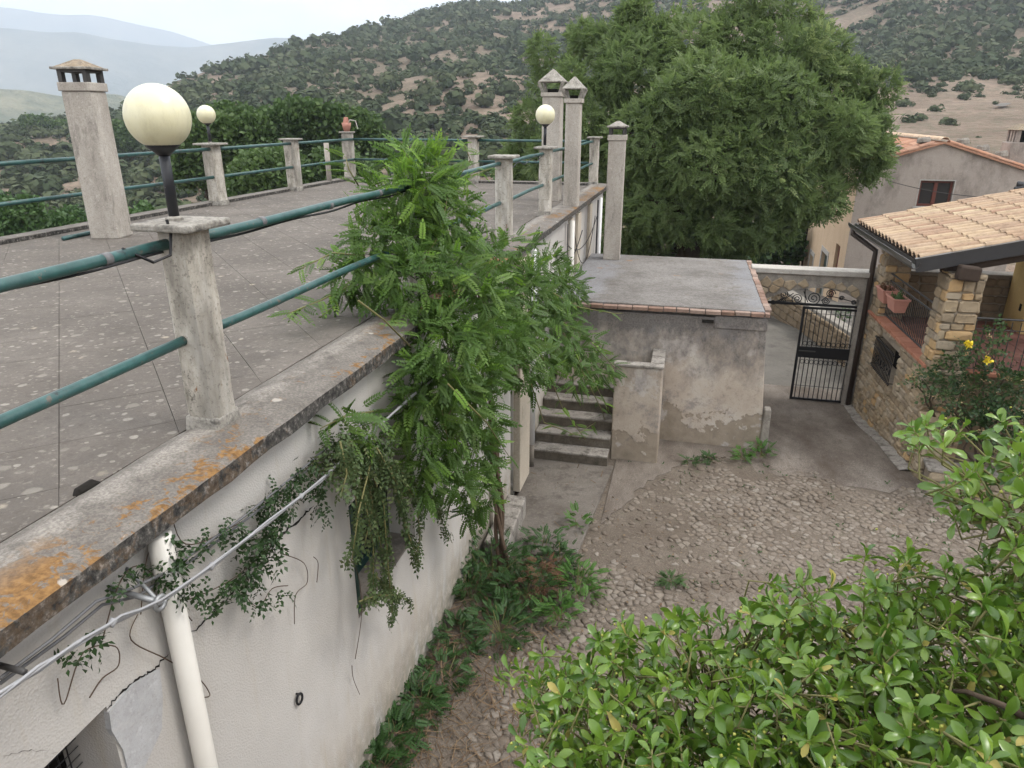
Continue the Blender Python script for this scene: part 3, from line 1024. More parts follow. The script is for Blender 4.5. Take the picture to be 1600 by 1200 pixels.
# screed slabs laid on the diagonal
slabs = []
S_ = .53
for i in range(-30, 30):
    for j in range(-5, 60):
        a0 = (.33 + .75 * i) / math.sqrt(2)
        b0 = (5.52 + .75 * j - 20 * .75) / math.sqrt(2)
        poly = []
        for (a, b) in ((a0, b0), (a0 + .75 / math.sqrt(2), b0), (a0 + .75 / math.sqrt(2), b0 + .75 / math.sqrt(2)), (a0, b0 + .75 / math.sqrt(2))):
            poly.append(((a - b) / math.sqrt(2), (a + b) / math.sqrt(2)))
        for (A, B, C) in ((1, 0, -2.465), (-1, 0, 8.395), (0, 1, 16.815), (0, -1, 3.9)):
            if poly: poly = clip(poly, A, B, C)
        if len(poly) < 3: continue
        cx, cy_ = np.mean(poly, 0)
        area = abs(sum(poly[q][0] * poly[(q + 1) % len(poly)][1] - poly[(q + 1) % len(poly)][0] * poly[q][1] for q in range(len(poly)))) / 2
        if area < .006: continue
        X, Y = px_of((cx, cy_, -1.53)) if cy_ > .4 else (-999, 0)
        dd = depth_of((cx, cy_, -1.53)) if cy_ > .4 else 99
        if not (-60 < X < 1100): dd += 60
        slabs.append((dd, cx, cy_, poly))
slabs.sort(key=lambda t: t[0])
rest = MB()
rest_r = []
for k, (dd, cx, cy_, poly) in enumerate(slabs):
    q = inset(poly, .9955)
    h = random.uniform(-.0006, .0006) - 1.527
    if k < 300:
        b = MB().hexa(q, -1.56, h, inset(q, .998))
        piece('screed_slab', b.mesh('screed_slab', M['screed'], False, (cx, cy_, -1.53)), house, (cx, cy_, -1.53))
    else:
        n0 = len(rest.v)
        rest.hexa(inset(poly, .994), -1.56, h)
        rest_r += [random.random()] * (len(rest.v) - n0)
ro = rest.build('screed_slabs', M['screed'], house)
ro['kind'] = 'stuff'
at = ro.data.attributes.new('rnd', 'FLOAT', 'POINT')
at.data.foreach_set('value', np.array(rest_r, np.float32))
# scupper hole, its inner shade painted as a solid dark lump
MB().tube([(-2.475, 2.12, -1.545), (-2.475, 2.16, -1.528), (-2.47, 2.23, -1.526), (-2.465, 2.28, -1.545)], [.006, .026, .028, .006], 12).build('scupper', M['crack'], house)

# window of the near wall
wf = MB()
wf.box(WX - .30, WX - .24, 3.83, 3.9, -3.44, -2.5); wf.box(WX - .30, WX - .24, 4.88, 4.95, -3.44, -2.5)
wf.box(WX - .30, WX - .24, 3.9, 4.88, -2.57, -2.5); wf.box(WX - .30, WX - .24, 3.9, 4.88, -3.44, -3.37); wf.box(WX - .30, WX - .24, 4.36, 4.42, -3.37, -2.57)
wfo = wf.build('window', M['shutter'], house, False, .004)
for y0 in (3.9, 4.42):
    MB().box(WX - .285, WX - .275, y0, y0 + .46, -3.37, -2.57).build('pane', M['glass'], wfo)
sh = MB()
for k in range(15):
    z = -2.56 - k * .058
    sh.obox((WX - .12, 3.862, z), (1, 0, 0), (0, 1, 0), (0, 0, 1), .2, .03, .05)
sh.box(WX - .235, WX - .22, 3.84, 3.885, -3.40, -2.53); sh.box(WX - .02, WX + .0, 3.84, 3.885, -3.40, -2.53)
sh.build('shutter', M['shutter'], house, False, .003)
MB().hexa([(WX - .24, 3.835), (WX - .004, 3.835), (WX - .004, 4.945), (WX - .24, 4.945)], -3.45, -3.425).build('window_sill', M['apron'], house, False, .006)
# side door opening beyond the vine, its shade painted as a dark sheet
MB().box(WX - .2, WX - .14, 8.13, 8.42, GB, -2.7).build('door', M['dark'], house)
MB().box(WX, WX + .10, 8.44, 9.02, -4.9, -1.69).build('pilaster', M['palecream'], house, False, .012)
MB().box(WX, WX + .05, 7.25, 8.11, -4.95, -1.69).build('pilaster', M['stucco'], house, False, .012)
for y, wd in ((12.35, .25), (13.1, .35), (14.6, .3)):
    MB().box(WX, WX + .06, y, y + wd, GB, -1.69).build('pilaster', M['palecream'], house, False, .012)
# dark doorway, its reveal and the grey repair patch
MB().box(WX - .298, WX - .02, 1.742, 1.80, GB, -2.24).build('reveal', M['reveal'], house)
p0 = [onx(*q, WX) for q in ((168, 1112), (205, 1068), (245, 1045), (250, 1090), (248, 1140), (225, 1190), (215, 1215), (200, 1210), (190, 1170), (172, 1140))]
m = MB()
n = len(p0)
m.add([(WX + .012, p[1], p[2]) for p in p0] + [(WX - .02, p[1], p[2]) for p in p0], [tuple(range(n))] + [(i, (i + 1) % n, n + (i + 1) % n, n + i) for i in range(n)])
m.build('plaster_patch', M['patch'], house, False, .004)
gr = MB()
for k in range(26):
    gr.tube([(WX - .2, .56 + k * .045, -2.25), (WX - .2, .56 + k * .045, -4.9)], .004, 4)
for k in range(30):
    gr.tube([(WX - .2, .56, -2.3 - k * .045), (WX - .2, 1.735, -2.3 - k * .045)], .003, 4)
gr.build('door_mesh', M['iron'], house)
# the long diagonal crack
m = MB()
def crack(pts, w0, seed):
    g = random.Random(seed)
    P = []
    for (a, b) in zip(pts[:-1], pts[1:]):
        for k in range(8):
            t = k / 8
            P.append((a[0] + (b[0] - a[0]) * t + g.uniform(-2.2, 2.2), a[1] + (b[1] - a[1]) * t + g.uniform(-2.2, 2.2)))
    P.append(pts[-1])
    q = [onx(x, y, WX) for x, y in P]
    vs = []
    for i, p in enumerate(q):
        ww = w0 * (.35 + g.random()) * (1 - abs(2 * i / (len(q) - 1) - 1) ** 4 * .8)
        vs += [(WX + .003, p[1], p[2] + ww), (WX + .003, p[1] + ww * .6, p[2] - ww), (WX - .01, p[1], p[2])]
    for i in range(len(q) - 1):
        a = i * 3
        m.add([], [])
    m.add(vs, [f for i in range(len(q) - 1) for f in ((i * 3, i * 3 + 1, i * 3 + 4, i * 3 + 3),)])
crack([(165, 1110), (185, 1085), (215, 1062), (240, 1045), (262, 1022)], .006, 1)
m.build('crack', M['crack'], house); m = MB()
crack([(296, 992), (330, 960), (352, 938), (385, 890)], .006, 2)
crack([(385, 890), (430, 845), (470, 808), (490, 790)], .009, 3)
m.build('crack', M['crack'], house); m = MB()
crack([(0, 1180), (50, 1172), (100, 1178)], .0012, 5)
m.build('crack', M['crack'], house)
# rain pipes fixed to the wall
pip = MB()
pip.tube([(WX + .065, 2.11, -1.64), (WX + .065, 2.11, -4.95)], .05, 18)
pip.build('downpipe', M['pipe'], house, True)
pip = MB()
pip.tube([(WX + .065, 9.3, -1.68), (WX + .065, 9.3, -4.55)], .05, 12)
pip.build('downpipe', M['whitepipe'], house, True)
MB().tube([(WX + .065, 9.3, -4.55), (WX + .065, 9.3, -4.95)], .042, 12).build('downpipe', M['reveal'], house, True)
for y, mt, r_ in ((12.1, 'pipe', .05), (15.75, 'whitepipe', .045), (15.35, 'iron', .018), (11.7, 'greyiron', .012)):
    MB().tube([(WX + .11, y, -1.68), (WX + .11, y, -5.0)], r_, 10).build('downpipe', M[mt], house, True)
# service cables on the far wall
cb = MB()
def sag(a, b, s, n=12):
    a, b = np.asarray(a, float), np.asarray(b, float)
    return [a + (b - a) * t + np.array([0, 0, -s * 4 * t * (1 - t)]) for t in np.linspace(0, 1, n)]
cb.tube(sag((WX + .12, 11.6, -2.0), (WX + .12, 15.3, -1.95), .35), .008, 5)
cb.tube(sag((WX + .12, 12.3, -1.9), (WX + .12, 14.9, -1.95), .75), .007, 5)
cb.tube(sag((WX + .12, 11.6, -2.35), (WX + .12, 13.2, -2.0), .1), .009, 5)
cb.build('service_cable', M['iron'], house)

# ------------------------------------------------------------------ shed, steps and parapet
shed = thing('shed', 'square rendered outbuilding with stained walls and a flat grey roof edged in brick', 'building', (0, 12.8, -5))
m = MB()
m.hexa([(-1.98, 10.8), (1.375, 10.78), (1.30, 14.95), (-1.98, 14.95)], -5.5, -2.86, [(-1.98, 10.8), (1.165, 10.8), (1.10, 14.9), (-1.98, 14.9)])
m.build('wall', M['shed'], shed, False, .02)
MB().hexa([(-2.05, 10.86), (1.135, 10.86), (1.075, 14.95), (-2.05, 14.95)], -2.86, -2.735).build('roof', M['shedroof'], shed, False, .01)
bm = bmesh.new()
bmesh.ops.create_cube(bm, size=1)
bmesh.ops.bevel(bm, geom=bm.edges[:], offset=.06, segments=1, affect='EDGES')
bkm = bpy.data.meshes.new('brick')
bm.to_mesh(bkm); bm.free()
bkm.materials.append(M['brick'])
x = -1.9
while x < 1.14:
    L = min(random.uniform(.19, .25), 1.205 - x)
    piece('brick', bkm, shed, (x + L / 2, 10.815 + random.uniform(-.006, .006), -2.79 + .016 * (x + 1.4) / 2.6 + random.uniform(-.004, .004)),
          Euler((0, random.uniform(-.01, .01), random.uniform(-.02, .02))).to_quaternion(), (L - .012, .12, .055))
    x += L
y = 10.9
while y < 14.85:
    L = random.uniform(.2, .25)
    xx = 1.178 - (y - 10.8) * .0155
    piece('brick', bkm, shed, (xx + random.uniform(-.006, .006), y + L / 2, -2.745 + random.uniform(-.003, .003)), Euler((0, 0, random.uniform(-.02, .02))).to_quaternion(), (.095, L - .012, .05))
    y += L
m = MB()
m.hexa([(.42, 10.784), (1.195, 10.784), (1.18, 10.81), (.42, 10.81)], -3.02, -2.83, [(.42, 10.79), (1.178, 10.79), (1.17, 10.81), (.42, 10.81)])
m.build('render_band', M['shed'], shed, False, .008)
MB().box(.24, .41, 10.76, 10.805, -2.94, -2.90).build('broken_gap', M['crack'], shed)
MB().hexa([(1.27, 10.70), (1.42, 10.70), (1.42, 10.9), (1.27, 10.9)], -5.3, -4.25, [(1.30, 10.73), (1.40, 10.73), (1.40, 10.9), (1.30, 10.9)]).build('gate_buffer', M['archcement'], shed, False, .02)

st = thing('staircase', 'short flight of stained concrete steps rising between the white wall and the parapet', 'stairs', (-1.5, 10, -5))
n_st, rise, run = 7, .172, .275
for k in range(n_st):
    y0, z1 = 9.56 + k * run, -4.93 + (k + 1) * rise
    y1 = 12.2 if k == n_st - 1 else y0 + run + .02
    if k == n_st - 1: y1 = 10.0 + n_st * run
    MB().box(WX + .01, -.955, y0 + .004, y1, -5.2 + k * .002, z1 - .035).build('riser', M['stepdark'], st)
    MB().box(WX + .012, -.957, y0 - .012, y0 + run + .001, z1 - .035, z1).build('tread', M['step'], st, False, .01)
pp = thing('stair_parapet', 'low stained render parapet wall beside the concrete steps, open at the back', 'wall', (-.6, 10.2, -5))
m = MB()
m.hexa([(-.95, 9.93), (-.235, 9.90), (-.235, 10.08), (-.95, 10.08)], -5.3, -3.46, [(-.955, 9.95), (-.26, 9.95), (-.26, 10.09), (-.955, 10.09)])
m.hexa([(-.40, 10.08), (-.235, 10.08), (-.24, 10.795), (-.41, 10.795)], -5.3, -3.46, [(-.43, 10.09), (-.26, 10.09), (-.27, 10.795), (-.44, 10.795)])
m.hexa([(-.95, 10.08), (-.40, 10.08), (-.41, 10.795), (-.95, 10.795)], -5.3, -4.0)
m.build('wall', M['shed'], pp, False, .02)
m = MB()
m.hexa([(-.97, 9.93), (-.245, 9.93), (-.245, 10.10), (-.97, 10.10)], -3.46, -3.415)
m.hexa([(-.445, 10.10), (-.245, 10.10), (-.255, 10.80), (-.455, 10.80)], -3.46, -3.415)
m.build('coping', M['step'], pp, False, .012)
bn = thing('stone_bench', 'low grey concrete block against the white wall behind the vine trunk', 'bench', (-1.9, 7.4, -5))
MB().hexa([(WX + .052, 6.8), (-1.78, 6.8), (-1.82, 7.95), (WX + .052, 7.95)], -5.1, -4.66).build('block', M['step'], bn, False, .02)

# ------------------------------------------------------------------ stones
def stone_mesh(seed, mat):
    g = random.Random(seed)
    ring = []
    c = .16
    for (sx, sz) in ((-1, -1), (1, -1), (1, 1), (-1, 1)):
        j = lambda: g.uniform(-.05, .05)
        if sx * sz > 0:
            ring += [(sx * (.5 + j() * .6), sz * (.5 - c + j())), (sx * (.5 - c * .7 + j()), sz * (.5 + j() * .6))]
        else:
            ring += [(sx * (.5 - c * .7 + j()), sz * (.5 + j() * .6)), (sx * (.5 + j() * .6), sz * (.5 - c + j()))]
    n = len(ring)
    vs = [(x, 0, z) for x, z in ring] + [(x * .985, .62, z * .985) for x, z in ring] + [(x * .80, .95 + g.uniform(-.14, .14), z * .76) for x, z in ring]
    fs = [(r * n + i, r * n + (i + 1) % n, (r + 1) * n + (i + 1) % n, (r + 1) * n + i) for r in (0, 1) for i in range(n)] + [tuple(range(2 * n, 3 * n))]
    b = MB().add(vs, fs)
    return b.mesh('stone', mat)
def stone_set(mat): return [stone_mesh(k, mat) for k in range(9)]
SS = dict(stone=stone_set(M['stone']), dark=stone_set(M['darkstone']), orange=stone_set(M['stoneorange']))
def stone_face(parent, o, u, n, w_, z0, z1, hs, ls, depth=.05, hole=None, kind='stone', skip=None, joint=.012, off=.0, limit=400, orange=.0):
    u, n = np.asarray(u, float), np.asarray(n, float)
    z = z0
    cnt = 0
    while z < z1 - .02 and cnt < limit:
        h = min(random.uniform(*hs), z1 - z)
        if z1 - z - h < hs[0] * .5: h = z1 - z
        x = -off if random.random() < .5 else 0.0
        x = 0.0
        first = True
        while x < w_ - .01:
            L = random.uniform(*ls) * (random.uniform(.45, .8) if first and random.random() < .5 else 1)
            first = False
            if w_ - x - L < ls[0] * .55: L = w_ - x
            cx, cz = x + L / 2, z + h / 2
            bad = False
            if hole:
                hx0, hx1, hz0, hz1 = hole
                if x < hx1 and x + L > hx0 and z < hz1 - .01 and z + h > hz0 + .01:
                    if x < hx0 - .06:
                        L = hx0 - x
                        cx = x + L / 2
                    elif x + L > hx1 + .06 and x < hx1:
                        nx = hx1
                        L = x + L - nx
                        x = nx
                        cx = x + L / 2
                    else:
                        bad = True
            if skip and skip(cx, cz): bad = True
            if not bad:
                p = np.asarray(o, float) + u * cx
                kd = 'orange' if random.random() < orange else kind
                sgn = random.choice((1, -1))
                hh = h * random.uniform(.95, 1.04)
                me = random.choice(SS[kd])
                rot = basis(u * 1.0, n, np.array([0, 0, 1.0])) if True else None
                # keep a right-handed frame: x, y(out), z
                if np.dot(np.cross(u, n), [0, 0, 1]) < 0:
                    rot = basis(-u, n, np.array([0, 0, 1.0]))
                rot = rot @ Euler((0, random.uniform(-.03, .03), 0)).to_quaternion()
                piece('stone', me, parent, (p[0], p[1], cz), rot, (max(.03, L - joint), depth * random.uniform(.75, 1.25), max(.025, hh - joint)))
                cnt += 1
            x += L
        z += h
    return cnt

# garage wall under the porch
gw = thing('garage_wall', 'honey coloured rubble stone wall below the porch with a barred window', 'wall', (3.4, 12.4, -5.2))
SLEN = 3.28
wy0, wy1, wz0, wz1 = 1.28, 2.36, -4.16, -3.62
m = MB()
def pbox(s0, s1, z0, z1, o0, o1, mm):
    base = [pw(s0, 0, o0)[:2], pw(s0, 0, o1)[:2], pw(s1, 0, o1)[:2], pw(s1, 0, o0)[:2]]
    mm.hexa([tuple(map(float, q)) for q in base], z0, z1)
pbox(-.06, wy0, -5.6, -3.42, -.35, -.035, m); pbox(wy1, SLEN, -5.6, -3.42, -.35, -.035, m)
pbox(wy0, wy1, -5.6, wz0, -.35, -.035, m); pbox(wy0, wy1, wz1, -3.42, -.35, -.035, m)
m.build('wall_core', M['mortar'], gw)
stone_face(gw, pw(-.06, 0, -.036), PU, PO, SLEN + .06, -5.38, -3.43, (.075, .135), (.15, .32), .05, (wy0 + .06, wy1 + .06, wz0, wz1), limit=290, orange=.06)
MB().box(0, 0, 0, 0, 0, 0)
m = MB(); pbox(wy0, wy1, wz0, wz1, -.34, -.30, m)
m.build('window', M['dark'], gw)
g = MB()
nb = 15
for k in range(nb):
    s = wy0 + .03 + k * (wy1 - wy0 - .06) / (nb - 1)
    g.tube([pw(s, wz0 - .02, .06), pw(s, wz1 + .02, .06)], .008, 5)
for z in (wz0 + .02, (wz0 + wz1) / 2 + .1, wz1 - .02):
    g.tube([pw(wy0 - .03, z, .066), pw(wy1 + .03, z, .066)], .009, 5)
for k in range(6):
    s = wy0 + .12 + k * .17
    g.tube([pw(s + .07 * math.cos(a), (wz0 + wz1) / 2 - .07 + .07 * math.sin(a), .064) for a in np.linspace(0, 5.6, 12)], .006, 4)
for s in (wy0, wy1):
    for z in (wz0 + .03, wz1 - .03):
        g.tube([pw(s, z, -.05), pw(s, z, .07)], .008, 5)
g.build('window_grille', M['iron'], gw)
# wall end block
m = MB(); pbox(-.42, -.06, -5.5, -4.13, -.45, -.03, m)
m.build('end_block_core', M['mortar'], gw)
stone_face(gw, pw(-.42, 0, -.031), PU, PO, .36, -5.3, -4.13, (.12, .2), (.14, .3), .04)
ex = np.array([PO[0] * -1, PO[1] * -1, 0])
stone_face(gw, pw(-.42, 0, 0), -PO, -PU, .45, -5.3, -4.13, (.12, .22), (.14, .3), .04)
m = MB(); pbox(-.45, -.06, -4.13, -4.05, -.48, .02, m)
m.build('coping', M['stone'], gw, False, .015)
# brick ledge on top of the wall
s = .02
lt = MB().obox((0, 0, 0), (1, 0, 0), (0, 1, 0), (0, 0, 1), 1, 1, 1)
bm = bmesh.new(); bmesh.ops.create_cube(bm, size=1); bmesh.ops.bevel(bm, geom=bm.edges[:], offset=.05, segments=1, affect='EDGES')
ltm = bpy.data.meshes.new('ledge_tile'); bm.to_mesh(ltm); bm.free(); ltm.materials.append(M['terra'])
while s < SLEN - .1:
    p = pw(s + .145, -3.395, -.14)
    piece('ledge_tile', ltm, gw, p, basis(-PO, PU, np.array([0, 0, 1.])), (.36, .28, .05))
    s += .29

# porch: pillars, roof, floor, railings
def pillar(s0, wdt, dpt, z0, z1, lab, hs, ls):
    t = thing('stone_pillar', lab, 'pillar', pw(s0 + dpt / 2, z0, -wdt / 2), 'stone pillars of the porch')
    mm = MB()
    pbox(s0 + .03, s0 + dpt - .03, z0, z1, -wdt + .03, -.03, mm)
    mm.build('core', M['mortar'], t)
    stone_face(t, pw(s0, 0, -.033), PU, PO, dpt, z0, z1, hs, ls, .045, orange=.1)
    stone_face(t, pw(s0 + .033, 0, 0), -PO, -PU, wdt, z0, z1, hs, ls, .045, orange=.14)
    stone_face(t, pw(s0, 0, -wdt + .033), PU, -PO, dpt, z0, z1, hs, ls, .045)
    return t
pillar(-.08, .46, .42, -4.1, -2.02, 'near thick pillar of honey stone blocks rising beside the yellow rose bush', (.065, .23), (.13, .36))
pillar(2.75, .42, .45, -3.42, -1.95, 'far stone pillar of the porch next to the brown rain pipe and the gate', (.07, .2), (.12, .3))
fl = thing('porch_floor', 'terracotta paved porch floor behind the thin railing', 'floor', (4.6, 12.4, -3.5))
MB().hexa([tuple(pw(.3, 0, -.36)[:2]), (7.2, 11.05), (7.2, 14.1), tuple(pw(3.25, 0, -.36)[:2])], -3.75, -3.47).build('slab', M['mortar'], fl)
bmf = bmesh.new(); bmesh.ops.create_cube(bmf, size=1); bmesh.ops.bevel(bmf, geom=bmf.edges[:], offset=.02, segments=1, affect='EDGES')
ftm = bpy.data.meshes.new('floor_tile'); bmf.to_mesh(ftm); bmf.free(); ftm.materials.append(M['floor'])
for i in range(13):
    for j in range(11):
        x, y = 3.9 + i * .27, 11.15 + j * .27
        if x < 3.9: continue
        piece('floor_tile', ftm, fl, (x + random.uniform(-.002, .002), y, -3.468 + random.uniform(-.002, .002)), None, (.263, .263, .03))
for i in range(14):
    piece('edge_tile', ltm, fl, (3.98 + i * .27, 10.93, -3.45), None, (.262, .26, .055))
MB().box(3.9, 7.2, 10.86, 11.03, -5.2, -3.48).build('retaining_wall', M['darkstone'], fl)

def railing(name, lab, P0, P1, zb, zt, n, rails, mat, rr=.007):
    c = (np.asarray(P0) + np.asarray(P1)) / 2
    t = thing(name, lab, 'railing', (c[0], c[1], zb))
    P0, P1 = np.asarray(P0, float), np.asarray(P1, float)
    for z, r_ in rails:
        MB().tube([(P0[0], P0[1], z), (P1[0], P1[1], z)], r_, 6).build('rail', M[mat], t)
    for k in range(n):
        p = P0 + (P1 - P0) * (k + .5) / n
        MB().tube([(p[0], p[1], zb), (p[0], p[1], zt)], rr, 5).build('baluster', M[mat], t)
    return t
railing('porch_railing', 'grey iron railing with two top rails above the brick ledge, holding the flower boxes', pw(.33, 0, -.12)[:2], pw(2.76, 0, -.12)[:2], -3.34, -2.74, 30,
        ((-2.60, .014), (-2.72, .014), (-3.32, .014)), 'greyiron', .008)
railing('porch_railing', 'thin iron railing along the porch edge behind the yellow roses', (3.88, 10.86), (7.2, 10.9), -3.42, -2.68, 30, ((-2.645, .016), (-2.80, .007), (-3.38, .01)), 'greyiron', .007)
# flower boxes
def flowerbox(s, lab, soilmat):
    t = thing('flower_box', lab, 'planter', pw(s, -2.9, .02), 'flower boxes on the porch railing')
    mm = MB()
    a = [tuple(map(float, pw(s + i * .17, 0, .01 + j)[:2])) for i, j in ((-1, .03), (-1, .19), (1, .19), (1, .03))]
    b = [tuple(map(float, pw(s + i * .21, 0, .01 + j)[:2])) for i, j in ((-1, .0), (-1, .23), (1, .23), (1, .0))]
    n = 4
    mm.hexa(a, -2.93, -2.72, b)
    mm.f.pop(1 + len(mm.f) - 6)
    mm.build('box', M['pot'], t, False, .008)
    r2 = MB()
    for (i0, i1, j0, j1) in ((-.225, .225, -.012, .018), (-.225, .225, .212, .242), (-.225, -.195, .018, .212), (.195, .225, .018, .212)):
        q = [tuple(map(float, pw(s + i, 0, .01 + j)[:2])) for i, j in ((i0, j0), (i0, j1), (i1, j1), (i1, j0))]
        r2.hexa(q, -2.735, -2.705)
    r2.build('rim', M['pot'], t, False, .004)
    mm = MB(); mm.hexa([tuple(map(float, pw(s + i * .195, 0, .01 + j)[:2])) for i, j in ((-1, .02), (-1, .21), (1, .21), (1, .02))], -2.80, -2.76)
    mm.build('soil', M['soil'], t)
    P = [pw(s + random.uniform(-.16, .16), -2.75, random.uniform(.04, .2)) for _ in range(26)]
    D = rdir(26) * .6 + np.array([0, 0, 1])
    fol('plant', pinnate(3, .4, .12), P, rots(D), RNG.uniform(.05, .11, 26), soilmat, t)
flowerbox(2.02, 'pinkish flower box on the railing, the farther one with dry purplish stems', M['deadleaf'])
flowerbox(1.42, 'pinkish flower box on the railing, the nearer one with a few pale green sprouts', M['bushleaf'])

# porch roof of pale interlocking tiles
rf = thing('porch_roof', 'porch roof of pale pinkish clay tiles with a dark metal edge and gutter', 'roof', (5, 12.7, -2))
# eave line (gutter) runs parallel to the garage wall, the slope climbs to the right
EV0 = onp(1437, 411, [3.03, 10.8, 0], PN)          # near eave corner
EV1 = onp(1338, 350, [3.03, 10.8, 0], PN)          # far eave corner
pv = ony(1600, 378, EV0[1] + .25)
SL = (pv[2] - EV0[2]) / (pv[0] - EV0[0])
SD = np.array([1.0, .045, SL]); SD /= np.linalg.norm(SD)
EU = np.array([PU[0], PU[1], (EV1[2] - EV0[2]) / np.linalg.norm(EV1[:2] - EV0[:2])]); EU /= np.linalg.norm(EU)
RNM = np.cross(SD, EU); RNM /= np.linalg.norm(RNM)
if RNM[2] < 0: RNM = -RNM
ELEN = float(np.linalg.norm(EV1 - EV0))
# one tile: flat trough and barrel, profile across EU (local X), length along SD (local Y)
tw, tl = ELEN / 18.0, .40
pf_ = [(0, .0), (.16, -.012), (.30, .0)] + [(.30 + .70 * (1 - math.cos(a)) / 2, .068 * math.sin(a)) for a in np.linspace(.25, math.pi - .05, 7)]
vs = []
for yy, dzz in ((-.02, .018), (1.04, .0)):
    for (a, b) in pf_:
        vs.append((a * tw, yy * tl, b + dzz))
k = len(pf_)
for (a, b) in pf_:
    vs.append((a * tw, -.02 * tl, b + .018 - .016))
fs = [(i, i + 1, k + i + 1, k + i) for i in range(k - 1)] + [(2 * k + i, 2 * k + i + 1, i + 1, i) for i in range(k - 1)]
tlm = MB().add(vs, fs).mesh('roof_tile', M['tile'], False)
rq = basis(EU, SD, RNM)
if np.dot(np.cross(EU, SD), RNM) < 0:
    # mirror the eave axis so that the frame stays right-handed
    rq = basis(-EU, SD, RNM)
    flip = True
else:
    flip = False
for i in range(18):
    for j in range(10):
        p = EV0 + EU * ((i + (1 if flip else 0)) * tw) + SD * (j * tl + .02) + RNM * (.03 + random.uniform(-.004, .004))
        piece('roof_tile', tlm, rf, p, rq @ Euler((random.uniform(-.008, .008), random.uniform(-.012, .012), random.uniform(-.008, .008))).to_quaternion(), (1, 1, 1))
def rbox(name, mat, e0, e1, s0, s1, n0, n1, bev=.004):
    c = EV0 + EU * (e0 + e1) / 2 + SD * (s0 + s1) / 2 + RNM * (n0 + n1) / 2
    MB().obox(c, EU, SD, RNM, e1 - e0, s1 - s0, n1 - n0).build(name, M[mat], rf, False, bev)
rbox('deck', 'beam', 0.02, ELEN, 0.04, 4.1, -.06, .018)
rbox('fascia', 'fascia', -.05, -.005, -.06, 4.1, -.115, .07)
rbox('verge_trim', 'gutter', -.055, .02, -.06, 4.1, .07, .078, .002)
gt = MB()
prof = [(-.0, .0), (-.012, -.06), (-.05, -.09), (-.10, -.085), (-.125, -.04), (-.13, .015), (-.12, .015), (-.115, -.035), (-.095, -.075), (-.055, -.08), (-.02, -.055), (-.01, .0)]
ends = (EV0 + EU * -.06, EV1 + EU * .05)
hx = np.array([SD[0], SD[1], 0]) / math.hypot(SD[0], SD[1])
vs = [e + hx * a + np.array([0, 0, b + .01]) for e in ends for a, b in prof]
k = len(prof)
gt.add(vs, [(i, (i + 1) % k, k + (i + 1) % k, k + i) for i in range(k)] + [tuple(range(k)), tuple(2 * k - 1 - i for i in range(k))])
gt.build('gutter', M['gutter'], rf)
g0 = EV1 + EU * -.12 + np.array([-.06, 0, -.06])
pd = pw(3.24, 0, .075)
MB().tube([g0, g0 + np.array([0, 0, -.10]), (g0 * .6 + np.array([pd[0], pd[1], g0[2]]) * .4) + np.array([0, 0, -.2]), (pd[0], pd[1], g0[2] - .36), (pd[0], pd[1], g0[2] - .6), (pd[0], pd[1], -5.3)], .048, 12).build('downpipe', M['brownpipe'], rf, True)
rbox('beam', 'beam', .15, .37, .35, 4.0, -.26, -.062)
c = ony(1513, 427, 10.66)
MB().obox(c, (1, 0, -.1), (0, 1, 0), (.1, 0, 1), .27, .16, .2).build('beam_end', M['beam'], rf, False, .03)
rbox('beam', 'beam', 2.9, 3.1, .3, 4.0, -.22, -.062)

# back wall of the porch
bw = thing('porch_back_wall', 'dark stone parapet closing the back of the porch below the old house', 'wall', (5, 14.2, -4))
MB().box(3.33, 8.0, 14.10, 14.35, -5.5, -2.66).build('wall_core', M['mortar'], bw)
stone_face(bw, (3.36, 14.10, 0), (1, 0, 0), (0, -1, 0), 4.6, -3.47, -2.70, (.11, .2), (.2, .42), .04, None, 'dark')
MB().box(3.33, 8.0, 14.02, 14.38, -2.66, -2.625).build('coping', M['archcement'], bw, False, .01)
yw = thing('yellow_wall', 'ochre yellow painted wall end at the right of the porch', 'wall', (5.6, 13.5, -3.5))
MB().box(5.45, 5.9, 13.2, 14.0, -3.455, -1.2).build('wall', M['yellow'], yw, False, .01)
MB().box(5.443, 5.452, 13.36, 13.44, -3.1, -2.98).build('socket', M['dark'], yw, False, .003)
MB().box(5.95, 6.4, 12.4, 13.0, -3.455, -1.4).build('stone_jamb', M['darkstone'], yw, False, .02)
# planter bed with roses
pb = thing('garden_bed_wall', 'low stone planter wall with pale coping holding the rose bed', 'wall', (4.8, 10.2, -5))
MB().hexa([(3.5, 10.05), (8.2, 9.3), (8.2, 9.55), (3.52, 10.3)], -5.2, -4.66).build('wall_core', M['mortar'], pb)
d_ = np.array([4.7, -.75, 0]); d_ /= np.linalg.norm(d_)
stone_face(pb, (3.5, 10.05, 0), d_, (-.157, -.987, 0), 4.6, -5.15, -4.66, (.1, .17), (.18, .36), .04)
MB().hexa([(3.45, 10.0), (8.2, 9.24), (8.2, 9.6), (3.48, 10.34)], -4.66, -4.60).build('coping', M['step'], pb, False, .015)
struct(MB().hexa([(3.52, 10.3), (8.2, 9.55), (8.2, 10.86), (3.9, 10.86), (3.52, 10.75)], -5.2, -4.68).build('garden_soil', M['soil']))

